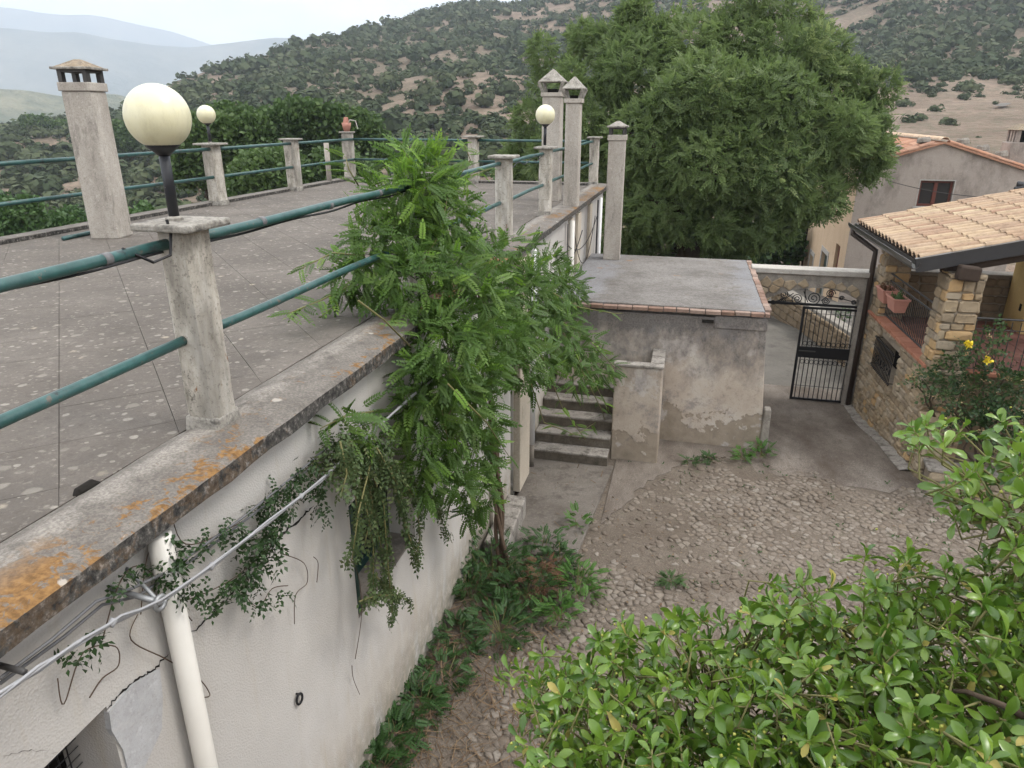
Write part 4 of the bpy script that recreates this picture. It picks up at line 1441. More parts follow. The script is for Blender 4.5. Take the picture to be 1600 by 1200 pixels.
# ------------------------------------------------------------------ gate wall and gate
ga = thing('gate_wall', 'arched stone and cement wall with white coping over the driveway gate', 'wall', (2.2, 14.2, -5.3))
GY0, GY1 = 14.05, 14.32
arch = [(ony(x, y, GY0)[0], ony(x, y, GY0)[2]) for x, y in ((1198, 468), (1215, 460), (1240, 453), (1270, 449.5), (1295, 451), (1320, 458), (1343, 470))]
ax0, ax1 = arch[0][0], arch[-1][0]
m = MB()
top = -2.79
front = [(x, z) for x, z in arch]
vs, n = [], len(front)
for yv in (GY0, GY1):
    vs += [(x, yv, z) for x, z in front] + [(x, yv, top) for x, z in front]
for i in range(n - 1):
    m.add([vs[i], vs[i + 1], vs[n + i + 1], vs[n + i]], [(0, 1, 2, 3)])
    b = 2 * n
    m.add([vs[b + i], vs[b + i + 1], vs[b + n + i + 1], vs[b + n + i]], [(3, 2, 1, 0)])
    m.add([vs[i], vs[i + 1], vs[b + i + 1], vs[b + i]], [(3, 2, 1, 0)])
m.box(1.125, ax0, GY0, GY1, -5.6, top); m.box(ax1, 3.3, GY0, GY1, -5.6, top)
m.build('wall', M['archcement'], ga)
MB().box(1.13, 3.24, GY0 - .05, GY1 + .05, top, -2.69).build('coping', M['coping'], ga, False, .015)
# irregular flat stones round the arch
def flag(cx, cz, rw, rh, seed):
    g = random.Random(seed)
    n = 9
    ring = [(cx + rw * math.cos(a) * g.uniform(.8, 1.1), cz + rh * math.sin(a) * g.uniform(.8, 1.1)) for a in np.linspace(0, 2 * math.pi, n, endpoint=False)]
    vs = [(x, GY0 + .01, z) for x, z in ring] + [(x, GY0 - .02, z) for x, z in ring] + [(cx + (x - cx) * .75, GY0 - .034 + g.uniform(-.006, .006), cz + (z - cz) * .75) for x, z in ring]
    fs = [(r * n + (i + 1) % n, r * n + i, (r + 1) * n + i, (r + 1) * n + (i + 1) % n) for r in (0, 1) for i in range(n)] + [tuple(reversed(range(2 * n, 3 * n)))]
    MB().add(vs, fs).build('stone', M['stone'], ga)
def arch_z(x): return float(np.interp(x, [q[0] for q in arch], [q[1] for q in arch]))
band = cobble_cells(ax0 - .28, ax1 + .18, -3.55, -2.82, .21, .125)
for c_, poly in band:
    if c_[1] > -2.875 + .045 * math.sin(c_[0] * 7): continue
    if ax0 < c_[0] < ax1 and c_[1] < arch_z(c_[0]) + .03: continue
    if c_[0] > 3.22: continue
    q = inset(poly, .93)
    q = [(x, max(z, arch_z(x) + .012) if ax0 - .02 < x < ax1 + .02 else z) for x, z in q]
    n = len(q); g = random.uniform(.018, .04)
    q2 = inset(q, .86)
    vs = [(x, GY0 + .01, z) for x, z in q] + [(x, GY0 - g * .6, z) for x, z in q] + [(x, GY0 - g + random.uniform(-.005, .005), z) for x, z in q2]
    fs = [(r_ * n + (i + 1) % n, r_ * n + i, (r_ + 1) * n + i, (r_ + 1) * n + (i + 1) % n) for r_ in (0, 1) for i in range(n)] + [tuple(reversed(range(2 * n, 3 * n)))]
    MB().add(vs, fs).build('stone', M['stone'], ga)
ov = thing('gate_overthrow', 'wrought iron scrollwork filling the arch above the gate bar', 'ironwork', (2.2, 14.15, -3.3))
g = MB()
IY = 14.16
zb = -3.37
g.box(ax0 - .02, ax1 + .02, IY - .02, IY + .02, zb - .03, zb + .015)
def spiral(cx, cz, r0, turns, a0, sgn):
    ts = np.linspace(0, 1, 34)
    g.tube([(cx + r0 * (1 - .86 * t) * math.cos(a0 + sgn * t * turns * 2 * math.pi), IY, cz + r0 * (1 - .86 * t) * math.sin(a0 + sgn * t * turns * 2 * math.pi)) for t in ts], .009, 5)
for x, y, r_, sg, a0 in ((1271, 466, 9.5, 1, -1.5), (1246, 467, 8, -1, -1.5), (1298, 459, 6.5, 1, 0), (1290, 470, 5.5, -1, 0), (1315, 466, 3.5, 1, 0), (1334, 472, 3.5, -1, 0), (1225, 460, 6.5, -1, 3), (1222, 470, 5.5, 1, 3), (1208, 472, 3.5, -1, 0)):
    c = ony(x, y, IY)
    spiral(c[0], c[2], r_ / 76., 2.1, a0, sg)
for pts in (((1204, 473), (1228, 466), (1240, 458)), ((1338, 473), (1312, 466), (1294, 462), (1283, 470)), ((1258, 452), (1258, 474)), ((1262, 472), (1256, 455)), ((1201, 471), (1240, 470))):
    g.tube([ony(x, y, IY) for x, y in pts], .009, 5)
g.build('scrollwork', M['iron'], ov)
gt_ = thing('gate', 'black barred iron gate leaf standing closed across half of the driveway', 'gate', (2.65, 14.12, -5.3))
gx0, gx1, gy_, gz0, gz1 = 2.14, 3.17, 14.12, -5.30, -3.415
MB().box(gx0, gx0 + .045, gy_ - .022, gy_ + .022, gz0, gz1).build('stile', M['iron'], gt_)
MB().box(gx1 - .05, gx1, gy_ - .022, gy_ + .022, gz0, gz1).build('stile', M['iron'], gt_)
MB().box(gx1 + .012, gx1 + .10, gy_ - .05, gy_ + .05, -5.4, -3.36).build('gate_post', M['iron'], gt_)
for z in (gz0 + .02, gz1 - .02):
    MB().box(gx0 + .045, gx1 - .05, gy_ - .018, gy_ + .018, z - .02, z + .02).build('rail', M['iron'], gt_)
MB().box(gx0 + .045, gx1 - .05, gy_ - .012, gy_ + .012, -4.42, -4.20).build('lock_panel', M['iron'], gt_)
MB().box(gx0 + .04, gx0 + .34, gy_ - .035, gy_ - .013, -4.30, -4.275).build('bolt', M['greyiron'], gt_)
nb = 11
for k in range(nb):
    x = gx0 + .045 + (k + .5) * (gx1 - gx0 - .095) / nb
    for z0, z1 in ((gz0 + .04, -4.422), (-4.198, gz1 - .04)):
        MB().tube([(x, gy_, z0), (x, gy_, z1)], .009, 5).build('bar', M['iron'], gt_)
for zc in (-4.13, -4.50):
    g = MB()
    for k in range(nb):
        x = gx0 + .045 + (k + 1) * (gx1 - gx0 - .095) / nb
        g.tube([(x + .036 * math.cos(a), gy_ - .014, zc + .042 * math.sin(a)) for a in np.linspace(0, 2 * math.pi, 11)], .006, 4)
    g.build('ring_band', M['iron'], gt_)
for z in (gz0 + .3, gz1 - .12): MB().tube([(gx0 + .04, gy_ - .012, z), (gx1 - .04, gy_ - .012, z)], .005, 4).build('rail', M['iron'], gt_)

# low roadside wall beyond the gate
rw = thing('roadside_wall', 'low stone retaining wall beside the street, seen through the gate bars', 'wall', (3.6, 19, -5))
MB().hexa([(2.35, 21.2), (3.9, 15.2), (4.2, 15.3), (2.65, 21.3)], -5.5, -4.55, [(2.40, 21.2), (3.95, 15.2), (4.2, 15.3), (2.65, 21.3)]).build('wall', M['archcement'], rw, False, .02)
dv = np.array([1.55, -6.0, 0]); dv /= np.linalg.norm(dv)
stone_face(rw, (2.36, 21.2, 0), dv, (-dv[1] * -1, dv[0] * -1, 0) if False else (dv[1], -dv[0], 0), 6.1, -5.4, -4.6, (.10, .24), (.16, .5), .05, None, 'dark')

# ------------------------------------------------------------------ the old house behind
HY = 29.0
oh = thing('old_house', 'old plastered house with a low gable, red clay tiles and a brown window', 'building', (9, 33, -5))
ap = ony(1475, 221, HY); lc = ony(1345, 257, HY); rc = ony(1610, 266, HY)
lcb = ony(1319, 412, HY)
HX0, HX1 = float(lcb[0]), float(ap[0] + (ap[0] - lc[0]) * 1.12)
HZ = -8.5
sl_l = (ap[2] - lc[2]) / (ap[0] - lc[0])
zl_, zr_ = lc[2] - (lc[0] - HX0) * sl_l, ap[2] - (HX1 - ap[0]) * sl_l
HL = 13.0
wtl, wbr = ony(1439, 282, HY), ony(1486, 322, HY)
wx0, wx1, wzb, wzt = float(wtl[0]), float(ony(1492, 284, HY)[0]), float(ony(1433, 322, HY)[2]), float(wtl[2])
m = MB()
def quad(a, b, c, d): m.add([a, b, c, d], [(0, 1, 2, 3)])
def zt(x): return zl_ + (x - HX0) * sl_l if x <= ap[0] else ap[2] - (x - ap[0]) * sl_l
for (xa, xb) in ((HX0, wx0), (wx0, ap[0]), (ap[0], wx1), (wx1, HX1)) if wx0 < ap[0] < wx1 else ((HX0, wx0), (wx0, wx1), (wx1, HX1)):
    inwin = xa >= wx0 - 1e-6 and xb <= wx1 + 1e-6
    if inwin:
        quad((xa, HY, HZ), (xb, HY, HZ), (xb, HY, wzb), (xa, HY, wzb))
        quad((xa, HY, wzt), (xb, HY, wzt), (xb, HY, zt(xb)), (xa, HY, zt(xa)))
    else:
        quad((xa, HY, HZ), (xb, HY, HZ), (xb, HY, zt(xb)), (xa, HY, zt(xa)))
for (a, b, c, d) in (((wx0, wzb), (wx1, wzb), 0, 0), ((wx1, wzt), (wx0, wzt), 0, 0), ((wx1, wzb), (wx1, wzt), 0, 0), ((wx0, wzt), (wx0, wzb), 0, 0)):
    quad((a[0], HY, a[1]), (b[0], HY, b[1]), (b[0], HY + .22, b[1]), (a[0], HY + .22, a[1]))
quad((HX1, HY, HZ), (HX1, HY + HL, HZ), (HX1, HY + HL, zr_), (HX1, HY, zr_))
m.build('gable_wall', M['plaster'], oh)
# cream side wall with its openings
m = MB()
def sy(x, y): return float(onx(x, y, HX0)[1]), float(onx(x, y, HX0)[2])
yfar = min(HY + HL, sy(1255, 412)[0])
HYE = yfar
ops = []
for (xl, xr, yt) in ((1302, 1309, 378), (1282, 1292, 393), (1264, 1270, 396)):
    y1_, y0_ = sy(xl, 412)[0], sy(xr, 412)[0]
    ops.append((y0_, y1_, sy((xl + xr) / 2, yt)[1]))
ycur = HY
def sq(y0, y1, z0, z1): quad((HX0, y1, z0), (HX0, y0, z0), (HX0, y0, z1), (HX0, y1, z1))
for (y0_, y1_, zt_) in ops:
    sq(ycur, y0_, HZ, zl_)
    sq(y0_, y1_, zt_, zl_)
    quad((HX0, y0_, HZ), (HX0 + .25, y0_, HZ), (HX0 + .25, y0_, zt_), (HX0, y0_, zt_))
    quad((HX0, y1_, HZ), (HX0, y1_, zt_), (HX0 + .25, y1_, zt_), (HX0 + .25, y1_, HZ))
    quad((HX0, y0_, zt_), (HX0 + .25, y0_, zt_), (HX0 + .25, y1_, zt_), (HX0, y1_, zt_))
    ycur = y1_
sq(ycur, HYE, HZ, zl_)
quad((HX0, HYE, HZ), (HX0, HYE, zl_), (HX1, HYE, zr_), (HX1, HYE, HZ))
m.build('side_wall', M['cream'], oh)
MB().box(HX0 + .12, HX0 + .2, ops[0][0], ops[0][1], HZ, ops[0][2]).build('door', M['sash'], oh)
for o_ in ops[1:]:
    wfr = MB().box(HX0 + .14, HX0 + .2, o_[0], o_[1], HZ, o_[2]).build('window', M['shutter'], oh)
    fr = MB()
    fr.box(HX0 - .03, HX0 - .003, o_[0] - .18, o_[0], HZ, o_[2] + .2); fr.box(HX0 - .03, HX0 - .003, o_[1], o_[1] + .18, HZ, o_[2] + .2); fr.box(HX0 - .03, HX0 - .003, o_[0], o_[1], o_[2], o_[2] + .2)
    fr.build('surround', M['coping'], oh)
MB().tube([(HX0 - .08, HYE - .2, zl_), (HX0 - .08, HYE - .2, HZ)], .06, 8).build('downpipe', M['brownpipe'], oh, True)
# gable window
wf = MB()
fw = .08
wf.box(wx0, wx0 + fw, HY + .12, HY + .19, wzb, wzt); wf.box(wx1 - fw, wx1, HY + .12, HY + .19, wzb, wzt)
wf.box(wx0 + fw, wx1 - fw, HY + .12, HY + .19, wzt - fw, wzt); wf.box(wx0 + fw, wx1 - fw, HY + .12, HY + .19, wzb, wzb + fw)
xm = (wx0 + wx1) / 2
wf.box(xm - fw * .8, xm + fw * .8, HY + .11, HY + .19, wzb + fw, wzt - fw)
wfo = wf.build('window', M['sash'], oh, False, .006)
MB().box(wx0 + fw, xm - fw * .8, HY + .15, HY + .16, wzb + fw, wzt - fw).build('pane', M['glass'], wfo)
MB().box(xm + fw * .8, wx1 - fw, HY + .15, HY + .16, wzb + fw, wzt - fw).build('pane', M['glass'], wfo)
MB().hexa([(xm + fw, HY + .20), (wx1 - fw, HY + .20), (wx1 - fw, HY + .22), (xm + fw, HY + .22)], wzb + fw, wzb + .35, [(xm + fw * 2.4, HY + .20), (wx1 - fw, HY + .20), (wx1 - fw, HY + .22), (xm + fw * 2.4, HY + .22)]).build('curtain', M['coping'], wfo)
bd = MB()
bd.box(wx0 - .04, wx0, HY - .012, HY - .002, wzb, wzt + .04); bd.box(wx1, wx1 + .04, HY - .012, HY - .002, wzb, wzt + .04); bd.box(wx0, wx1, HY - .012, HY - .002, wzt, wzt + .04)
bd.build('surround', M['coping'], wfo)
MB().box(wx0 - .12, wx1 + .12, HY - .08, HY + .12, wzb - .07, wzb).build('window_sill', M['coping'], oh, False, .01)
MB().box(wx0 - .02, wx1 + .02, HY + .2, HY + .6, wzb - .1, wzt + .1).build('interior', M['dark'], oh)
# roof: two planes of half-round tiles
def barrel(r, L, mat, name, n=7):
    vs = []
    for yy, k_ in ((0, 1.0), (L, .86)):
        for a in np.linspace(0, math.pi, n):
            vs.append((r * k_ * math.cos(a), yy, r * k_ * .75 * math.sin(a)))
    for a in np.linspace(0, math.pi, n):
        vs.append((r * .82 * math.cos(a), 0, r * .6 * math.sin(a)))
    fs = [(i, i + 1, n + i + 1, n + i) for i in range(n - 1)] + [(i + 1, i, 2 * n + i, 2 * n + i + 1) for i in range(n - 1)]
    return MB().add(vs, fs).mesh(name, mat, False)
btm = barrel(.115, .48, M['oldtile'], 'roof_tile')
ptm = barrel(.14, .48, M['paletile'], 'ridge_tile')
over = .18
rl = MB()
YA, YB = HY - .12, HYE + .2
for (xe, ze) in ((HX0 - over, zl_ - over * sl_l), (HX1 + over, zr_ - over * sl_l)):
    a, b = (xe, ze), (ap[0], ap[2])
    rl.add([(a[0], YA, a[1]), (b[0], YA, b[1]), (b[0], YB, b[1]), (a[0], YB, a[1]), (a[0], YA, a[1] - .07), (b[0], YA, b[1] - .07), (b[0], YB, b[1] - .07), (a[0], YB, a[1] - .07)],
           [(0, 1, 2, 3), (7, 6, 5, 4), (0, 4, 5, 1), (3, 2, 6, 7), (0, 3, 7, 4)])
rfo = rl.build('roof', M['oldtile'], oh)
lv = np.array([ap[0] - (HX0 - over), 0, ap[2] - (zl_ - over * sl_l)])
LL = np.linalg.norm(lv); lv /= LL
up_ = np.cross(lv, [0, -1, 0]); up_ = up_ if up_[2] > 0 else -up_
rest = MB()
cnt = 0
NT = []
for side in (0, 1):
    if side == 0:
        e0 = np.array([HX0 - over, YA, zl_ - over * sl_l]); v = lv
    else:
        e0 = np.array([HX1 + over, YA, zr_ - over * sl_l]); v = np.array([-lv[0], 0, lv[2]])
        LLs = np.linalg.norm(np.array([ap[0], YA, ap[2]]) - e0)
    un = np.array([-v[2], 0, v[0]]) if v[0] > 0 else np.array([v[2], 0, -v[0]])
    xax = np.cross(v, un)
    q = basis(xax, v, un)
    Ls = LL if side == 0 else LLs
    ncol = int((YB - YA) / .27) if side == 0 else 2
    for i in range(ncol):
        for j in range(int(Ls / .42)):
            NT.append((i, e0 + np.array([0, .13 + i * .27 + random.uniform(-.015, .015), 0]) + v * (j * .42 + random.uniform(-.02, .02)) + un * (.02 + j * .0005), q, side))
NT.sort(key=lambda t: t[0])
T_rest = []
for k, (i, p, q, side) in enumerate(NT):
    if k < 296:
        piece('roof_tile', btm, rfo, p, q @ Euler((random.uniform(-.03, .03), random.uniform(-.05, .05), random.uniform(-.04, .04))).to_quaternion())
    else:
        T_rest.append((p, q))
if T_rest:
    tv = [tuple(v.co) for v in btm.vertices]; tf = [tuple(p.vertices) for p in btm.polygons]
    o_ = fol('roof_tiles', (tv, tf), [p for p, q in T_rest], np.array([np.array(q.to_matrix()) for p, q in T_rest]), np.ones(len(T_rest)), M['oldtile'], rfo)
    o_['kind'] = 'stuff'
for k in range(int((YB - YA) / .42)):
    piece('ridge_tile', ptm, rfo, (ap[0], YA + k * .42, ap[2] + .05 + .006 * (k % 2)), Euler((R(1), 0, 0)).to_quaternion())
# loose stones lying on the roof edge
sm_ = stone_mesh(77, M['archcement'])
for (f, y) in ((.16, .5), (.33, .45), (.5, .5), (.82, .4)):
    p = np.array([HX0 - over, HY + y, zl_ - over * sl_l]) + lv * LL * f + up_ * .10
    piece('loose_stone', sm_, rfo, p, Euler((R(80), 0, R(20))).to_quaternion(), (.42, .18, .28))
for (f, y) in ((.25, .3), (.5, .35), (.72, .3)):
    p = np.array([ap[0], HY + y, ap[2]]) + np.array([lv[0], 0, -lv[2]]) * LL * f + np.array([0, 0, .12])
    piece('loose_stone', sm_, rfo, p, Euler((R(80), 0, R(40))).to_quaternion(), (.4, .2, .3))
# roof chimney of the old house
cx0, cz0 = ony(1570, 245, HY + .9)[0], ony(1570, 262, HY + .9)[2]
czm = ony(1585, 222, HY + .9)[2]; czt = ony(1585, 203, HY + .9)[2]; czp = ony(1585, 193, HY + .9)[2]
och = MB()
och.box(cx0, cx0 + 1.5, HY + .5, HY + 1.5, cz0 - .6, czm)
oc_ = och.build('chimney', M['plaster'], oh, False, .03)
m = MB()
for k in range(5):
    for yy in (HY + .55, HY + 1.33):
        m.box(cx0 + .1 + k * .3, cx0 + .22 + k * .3, yy, yy + .12, czm, czt)
for k in range(2):
    for xx in (cx0 + .1, cx0 + 1.3): m.box(xx, xx + .12, HY + .8 + k * .25, HY + .92 + k * .25, czm, czt)
m.build('vent', M['plaster'], oc_)
MB().hexa([(cx0 - .0, HY + .45), (cx0 + 1.55, HY + .45), (cx0 + 1.55, HY + 1.55), (cx0, HY + 1.55)], czt, czp, [(cx0 + .3, HY + .8), (cx0 + 1.2, HY + .8), (cx0 + 1.2, HY + 1.2), (cx0 + .3, HY + 1.2)]).build('chimney_cap', M['capbrown'], oc_, False, .02)
MB().box(cx0 + .15, cx0 + 1.4, HY + .7, HY + 1.3, czm, czt - .02).build('flue', M['dark'], oc_)
# wire strung across the gable
a, b = ony(1383, 281, HY - 1.0), ony(1560, 309, HY - 3.0)
tag(MB().tube(sag(a, b, .12, 14), .012, 5).build('wire', M['greyiron']), 'thin overhead wire crossing the gable wall and window of the old house', 'wire')
# steel tube ends above the porch roof, at the picture edge
bt = thing('steel_bracket', 'dark steel tubes sticking out above the porch tiles at the right edge', 'bracket', ony(1597, 295, 15.5))
for (x0, y0, x1, y1, r_) in ((1586, 297, 1625, 283, .06), (1590, 287, 1625, 292, .05)):
    MB().tube([ony(x0, y0, 15.5), ony(x1, y1, 15.5)], r_, 10).build('tube', M['fascia'], bt, True)

# =================================================================== RAILINGS, LAMPS, CHIMNEYS ON THE TERRACE
def post_mesh(x, y, wd, parent, z0=-1.5, z1=-.50, cap=.40, lean=(0, 0), name='post'):
    h = wd / 2
    b = MB()
    n = 8
    c = .022
    def ring(k, hh): return [(x + lean[0] * k + sx * (hh - (c if (i + (0 if sx * sy_ > 0 else 1)) % 2 else 0)), y + lean[1] * k + sy_ * (hh - (0 if (i + (0 if sx * sy_ > 0 else 1)) % 2 else c))) for sx, sy_ in ((-1, -1), (1, -1), (1, 1), (-1, 1)) for i in (0, 1)]
    zs = np.linspace(z0 + .06, z1, 9)
    vs = []
    for k, z in enumerate(zs):
        t = k / 8
        for q in ring(t, h): vs.append((q[0] + random.gauss(0, .0018), q[1] + random.gauss(0, .0018), z))
    fs = [(r * n + i, r * n + (i + 1) % n, (r + 1) * n + (i + 1) % n, (r + 1) * n + i) for r in range(8) for i in range(n)] + [tuple(8 * n + i for i in range(n))]
    b.add(vs, fs)
    po = b.build(name, M['post'], parent)
    MB().hexa([(x - h - .012, y - h - .012), (x + h + .012, y - h - .012), (x + h + .012, y + h + .012), (x - h - .012, y + h + .012)], z0 - .03, z0 + .065,
              [(x - h - .004, y - h - .004), (x + h + .004, y - h - .004), (x + h + .004, y + h + .004), (x - h - .004, y + h + .004)]).build('plinth', M['cap'], po, False, .012)
    if cap:
        k = cap / 2
        lx, ly = x + lean[0], y + lean[1]
        MB().hexa([(lx - k, ly - k), (lx + k, ly - k), (lx + k, ly + k), (lx - k, ly + k)], z1, z1 + .035).build('cap', M['cap'], po, False, .01)
    return po
RZ1, RZ2 = -.565, -1.035
RX = -2.34
nr = thing('terrace_railing', 'near green pipe railing with grime-streaked white posts along the lichened roof edge', 'railing', (RX, 8, -1.5))
for y, wd, cp in ((2.91, .178, .315), (5.9, .18, .32), (8.84, .19, .33), (11.41, .19, .33), (14.1, .18, 0), (16.85, .2, .32)):
    post_mesh(RX, y, wd, nr, cap=cp)
RYS = [-2.0, 2.91, 5.9, 8.84, 11.41, 14.1, 16.85]
for a, b in zip(RYS[:-1], RYS[1:]):
    for z, r_ in ((RZ1, .0255), (RZ2, .0245)):
        pts = [np.array([RX - .03, a + (b - a) * t, z + .004 * math.sin(t * 9 + a)]) for t in np.linspace(0, 1, 9)]
        MB().tube(pts, r_, 12).build('rail', M['rail'], nr, True)
for y in (1.2, 3.6, 4.4, 2.45, 5.2, 9.3):
    MB().tube([(RX - .03, y - .02, RZ1), (RX - .03, y + .02, RZ1)], .0275, 12).build('coupling', M['cabledark'], nr, True)
# cable lashed under the top rail
cb = MB()
cb.tube([(RX - .03 + .02 * math.cos(t * 20), -1 + t * 3.78, RZ1 - .028 - .004 * math.sin(t * 31)) for t in np.linspace(0, 1, 40)], .006, 5)
cb.build('lamp_wire', M['iron'], nr); cb = MB()
cb.tube([(RX - .03, 2.55, RZ1 + .027), (RX + .02, 2.66, RZ1 - .05), (RX + .05, 2.74, RZ1 - .03), (RX + .03, 2.79, RZ1 + .06), (RX + .02, 2.79, RZ1 + .12)], .007, 5)
cb.build('lamp_wire', M['iron'], nr); cb = MB()
cb.tube([(RX - .03 + .012 * math.cos(t * 14), 3.03 + t * 2.7, RZ1 - .029 - .01 * math.sin(t * 9) ** 2) for t in np.linspace(0, 1, 30)], .007, 5)
cb.build('lamp_wire', M['iron'], nr); cb = MB()
cb.tube([(RX - .03, 8.95 + t * 2.3, RZ1 - .035 - .05 * math.sin(t * math.pi * 3) ** 2) for t in np.linspace(0, 1, 24)], .006, 5)
cb.build('lamp_wire', M['iron'], nr)
frl = thing('terrace_railing', 'green pipe railing with short posts across the far end of the terrace', 'railing', (-5.3, 16.8, -1.5))
for x in (-5.2,):
    post_mesh(x, 16.85, .22, frl, cap=.42)
for z, r_ in ((RZ1, .03), (RZ2, .028)):
    for x0, x1 in ((-8.42, -5.2), (-5.2, RX)):
        MB().tube([(x0, 16.88, z), (x1, 16.88, z)], r_, 10).build('rail', M['rail'], frl, True)
lrl = thing('terrace_railing', 'green pipe railing with white posts along the left valley side of the terrace', 'railing', (-8.35, 9, -1.5))
LX = -8.35
for y, cp in ((5.2, .4), (11.44, .42), (14.1, .36)):
    post_mesh(LX, y, .24, lrl, cap=cp)
post_mesh(-8.42, 16.85, .23, lrl, z1=-.42, cap=.3)
MB().tube([(-8.5, 15.9, -1.6), (-8.5, 15.9, -.62)], .06, 10).build('wooden_post', M['chimney'], lrl, True)
for a, b in ((-2, 5.2), (5.2, 11.44), (11.44, 14.1), (14.1, 16.85)):
    for z, r_ in ((RZ1, .03), (RZ2, .028)):
        MB().tube([(LX + .05, a, z), (LX + .05, b, z)], r_, 10).build('rail', M['rail'], lrl, True)
tag(MB().tube([(-7.9, 7.55, -1.5), (-7.95, 8.1, -1.5)], .028, 8).build('pipe_offcut', M['rail'], None, True), 'short green pipe lying on the terrace behind the leftmost chimney', 'pipe')
# broken pot on the corner post
bp = thing('broken_pot', 'broken terracotta pot with a bent wire on a far terrace post', 'pot', (-8.42, 16.85, -.385))
MB().lathe([(.07, 0), (.10, .12), (.115, .2), (.10, .19), (.06, .05)], (-8.42, 16.85, -.385), 10).build('pot', M['pot'], bp, True)
MB().tube([(-8.40, 16.85, -.25), (-8.3, 16.8, -.12), (-8.15, 16.8, -.14), (-8.1, 16.8, -.32)], .012, 5).build('wire', M['coping'], bp)
MB().hexa([(-8.50, 16.8), (-8.38, 16.8), (-8.36, 16.9), (-8.5, 16.9)], -.25, -.06, [(-8.47, 16.83), (-8.36, 16.83), (-8.38, 16.88), (-8.46, 16.88)]).build('shard', M['pot'], bp, False, .01)

def lamp(x, y, z0, r_, lab, ph=.33):
    t = thing('globe_lamp', lab, 'lamp', (x, y, z0), 'globe lamps on the railing posts')
    zc = z0 + ph + r_ * .86
    bmx = bmesh.new()
    bmesh.ops.create_uvsphere(bmx, u_segments=40, v_segments=24, radius=r_)
    me = bpy.data.meshes.new('globe'); bmx.to_mesh(me); bmx.free()
    me.polygons.foreach_set('use_smooth', [True] * len(me.polygons)); me.materials.append(M['globe'])
    piece('globe', me, t, (x, y, zc))
    MB().lathe([(.024, 0), (.024, ph)], (x, y, z0), 20).build('pole', M['pole'], t, True)
    MB().lathe([(.026, ph - .045), (.04, ph - .032), (.066, ph - .010), (.074, ph + .0), (.074, ph + .010), (.06, ph + .016)], (x, y, z0), 24).build('collar', M['pole'], t, True)
    MB().lathe([(.04, 0), (.04, .012), (.026, .02)], (x, y, z0), 16).build('foot', M['cap'], t)
lamp(RX - .035, 2.91, -.465, .14, 'large cream globe lamp on a black stem on the nearest railing post', .335)
lamp(RX - .02, 11.41, -.465, .15, 'cream globe lamp on the post in front of the two tall chimneys')
lamp(LX, 11.44, -.465, .155, 'small distant cream globe lamp on the valley-side railing')

def chimney(x, y, wd, z0, z1, style, lab, rot=0, capw=None, caph=.3):
    t = thing('chimney', lab, 'chimney', (x, y, z0), 'chimneys of the terrace house')
    ca, sa = math.cos(rot), math.sin(rot)
    def sqr(h): return [(x + ca * a - sa * b, y + sa * a + ca * b) for a, b in ((-h, -h), (h, -h), (h, h), (-h, h))]
    MB().hexa(sqr(wd / 2 * 1.03), z0, z1, sqr(wd / 2)).build('shaft', M['chimney'], t, False, .018)
    if style == 'legs':
        MB().hexa(sqr(wd / 2 + .02), z1, z1 + .10).build('collar', M['chimney'], t, False, .01)
        zt_ = z1 + .10
        for a, b in ((-1, -1), (1, -1), (1, 1), (-1, 1)):
            h = wd / 2 - .03
            px_, py_ = x + ca * a * h - sa * b * h, y + sa * a * h + ca * b * h
            MB().hexa([(px_ - .03, py_ - .03), (px_ + .03, py_ - .03), (px_ + .03, py_ + .03), (px_ - .03, py_ + .03)], zt_, zt_ + caph * .55).build('leg', M['greyiron'], t)
        k = (capw or wd * 1.5) / 2
        zc = zt_ + caph * .55
        MB().hexa(sqr(wd / 2 - .0), zc - .03, zc).build('lintel', M['greyiron'], t)
        MB().hexa(sqr(k), zc, zc + .03).build('cap', M['cap'], t, False, .006)
        MB().hexa(sqr(k - .03), zc + .03, zc + .03 + caph * .35, sqr(.03)).build('cap_top', M['capbrown'] if wd > .34 else M['cap'], t)
    else:
        MB().hexa(sqr(wd / 2 + .025), z1, z1 + .07).build('collar', M['chimney'], t, False, .008)
        zt_ = z1 + .07
        k = (capw or wd * 1.5) / 2
        vent = MB()
        kb, kt, hh = wd / 2 - .01, wd / 2 + .05, caph * .5
        th = .028
        for a, b in ((-1, -1), (1, -1), (1, 1), (-1, 1)):
            q0 = (x + ca * a * kb - sa * b * kb, y + sa * a * kb + ca * b * kb)
            q1 = (x + ca * a * kt - sa * b * kt, y + sa * a * kt + ca * b * kt)
            vent.hexa([(q0[0] + i * th, q0[1] + j * th) for i, j in ((-1, -1), (1, -1), (1, 1), (-1, 1))], zt_, zt_ + hh, [(q1[0] + i * th, q1[1] + j * th) for i, j in ((-1, -1), (1, -1), (1, 1), (-1, 1))])
        vent.build('vent_frame', M['cap'], t)
        MB().hexa(sqr(kb * .55), zt_, zt_ + hh * .35).build('flue', M['dark'], t)
        MB().hexa(sqr(k), zt_ + hh, zt_ + hh + .02).build('cap', M['cap'], t, False, .004)
        MB().hexa(sqr(k - .01), zt_ + hh + .02, zt_ + caph + .05, sqr(.012)).build('cap_top', M['cap'], t)
chimney(-7.53, 7.98, .365, -1.53, .27, 'legs', 'leftmost stained chimney with a low brown pyramid cap on open legs', R(14), .47, .26)
chimney(-2.68, 13.62, .33, -1.53, .30, 'vent', 'thicker taller chimney standing just behind the terrace lamp', 0, .46, .34)
chimney(-2.14, 12.72, .245, -1.52, .18, 'vent', 'slim pale chimney standing right on the roof edge', 0, .37, .29)
chimney(-1.57, 14.45, .32, -2.74, -.46, 'legs', 'square chimney rising from the grey shed roof', R(3), .40, .24)

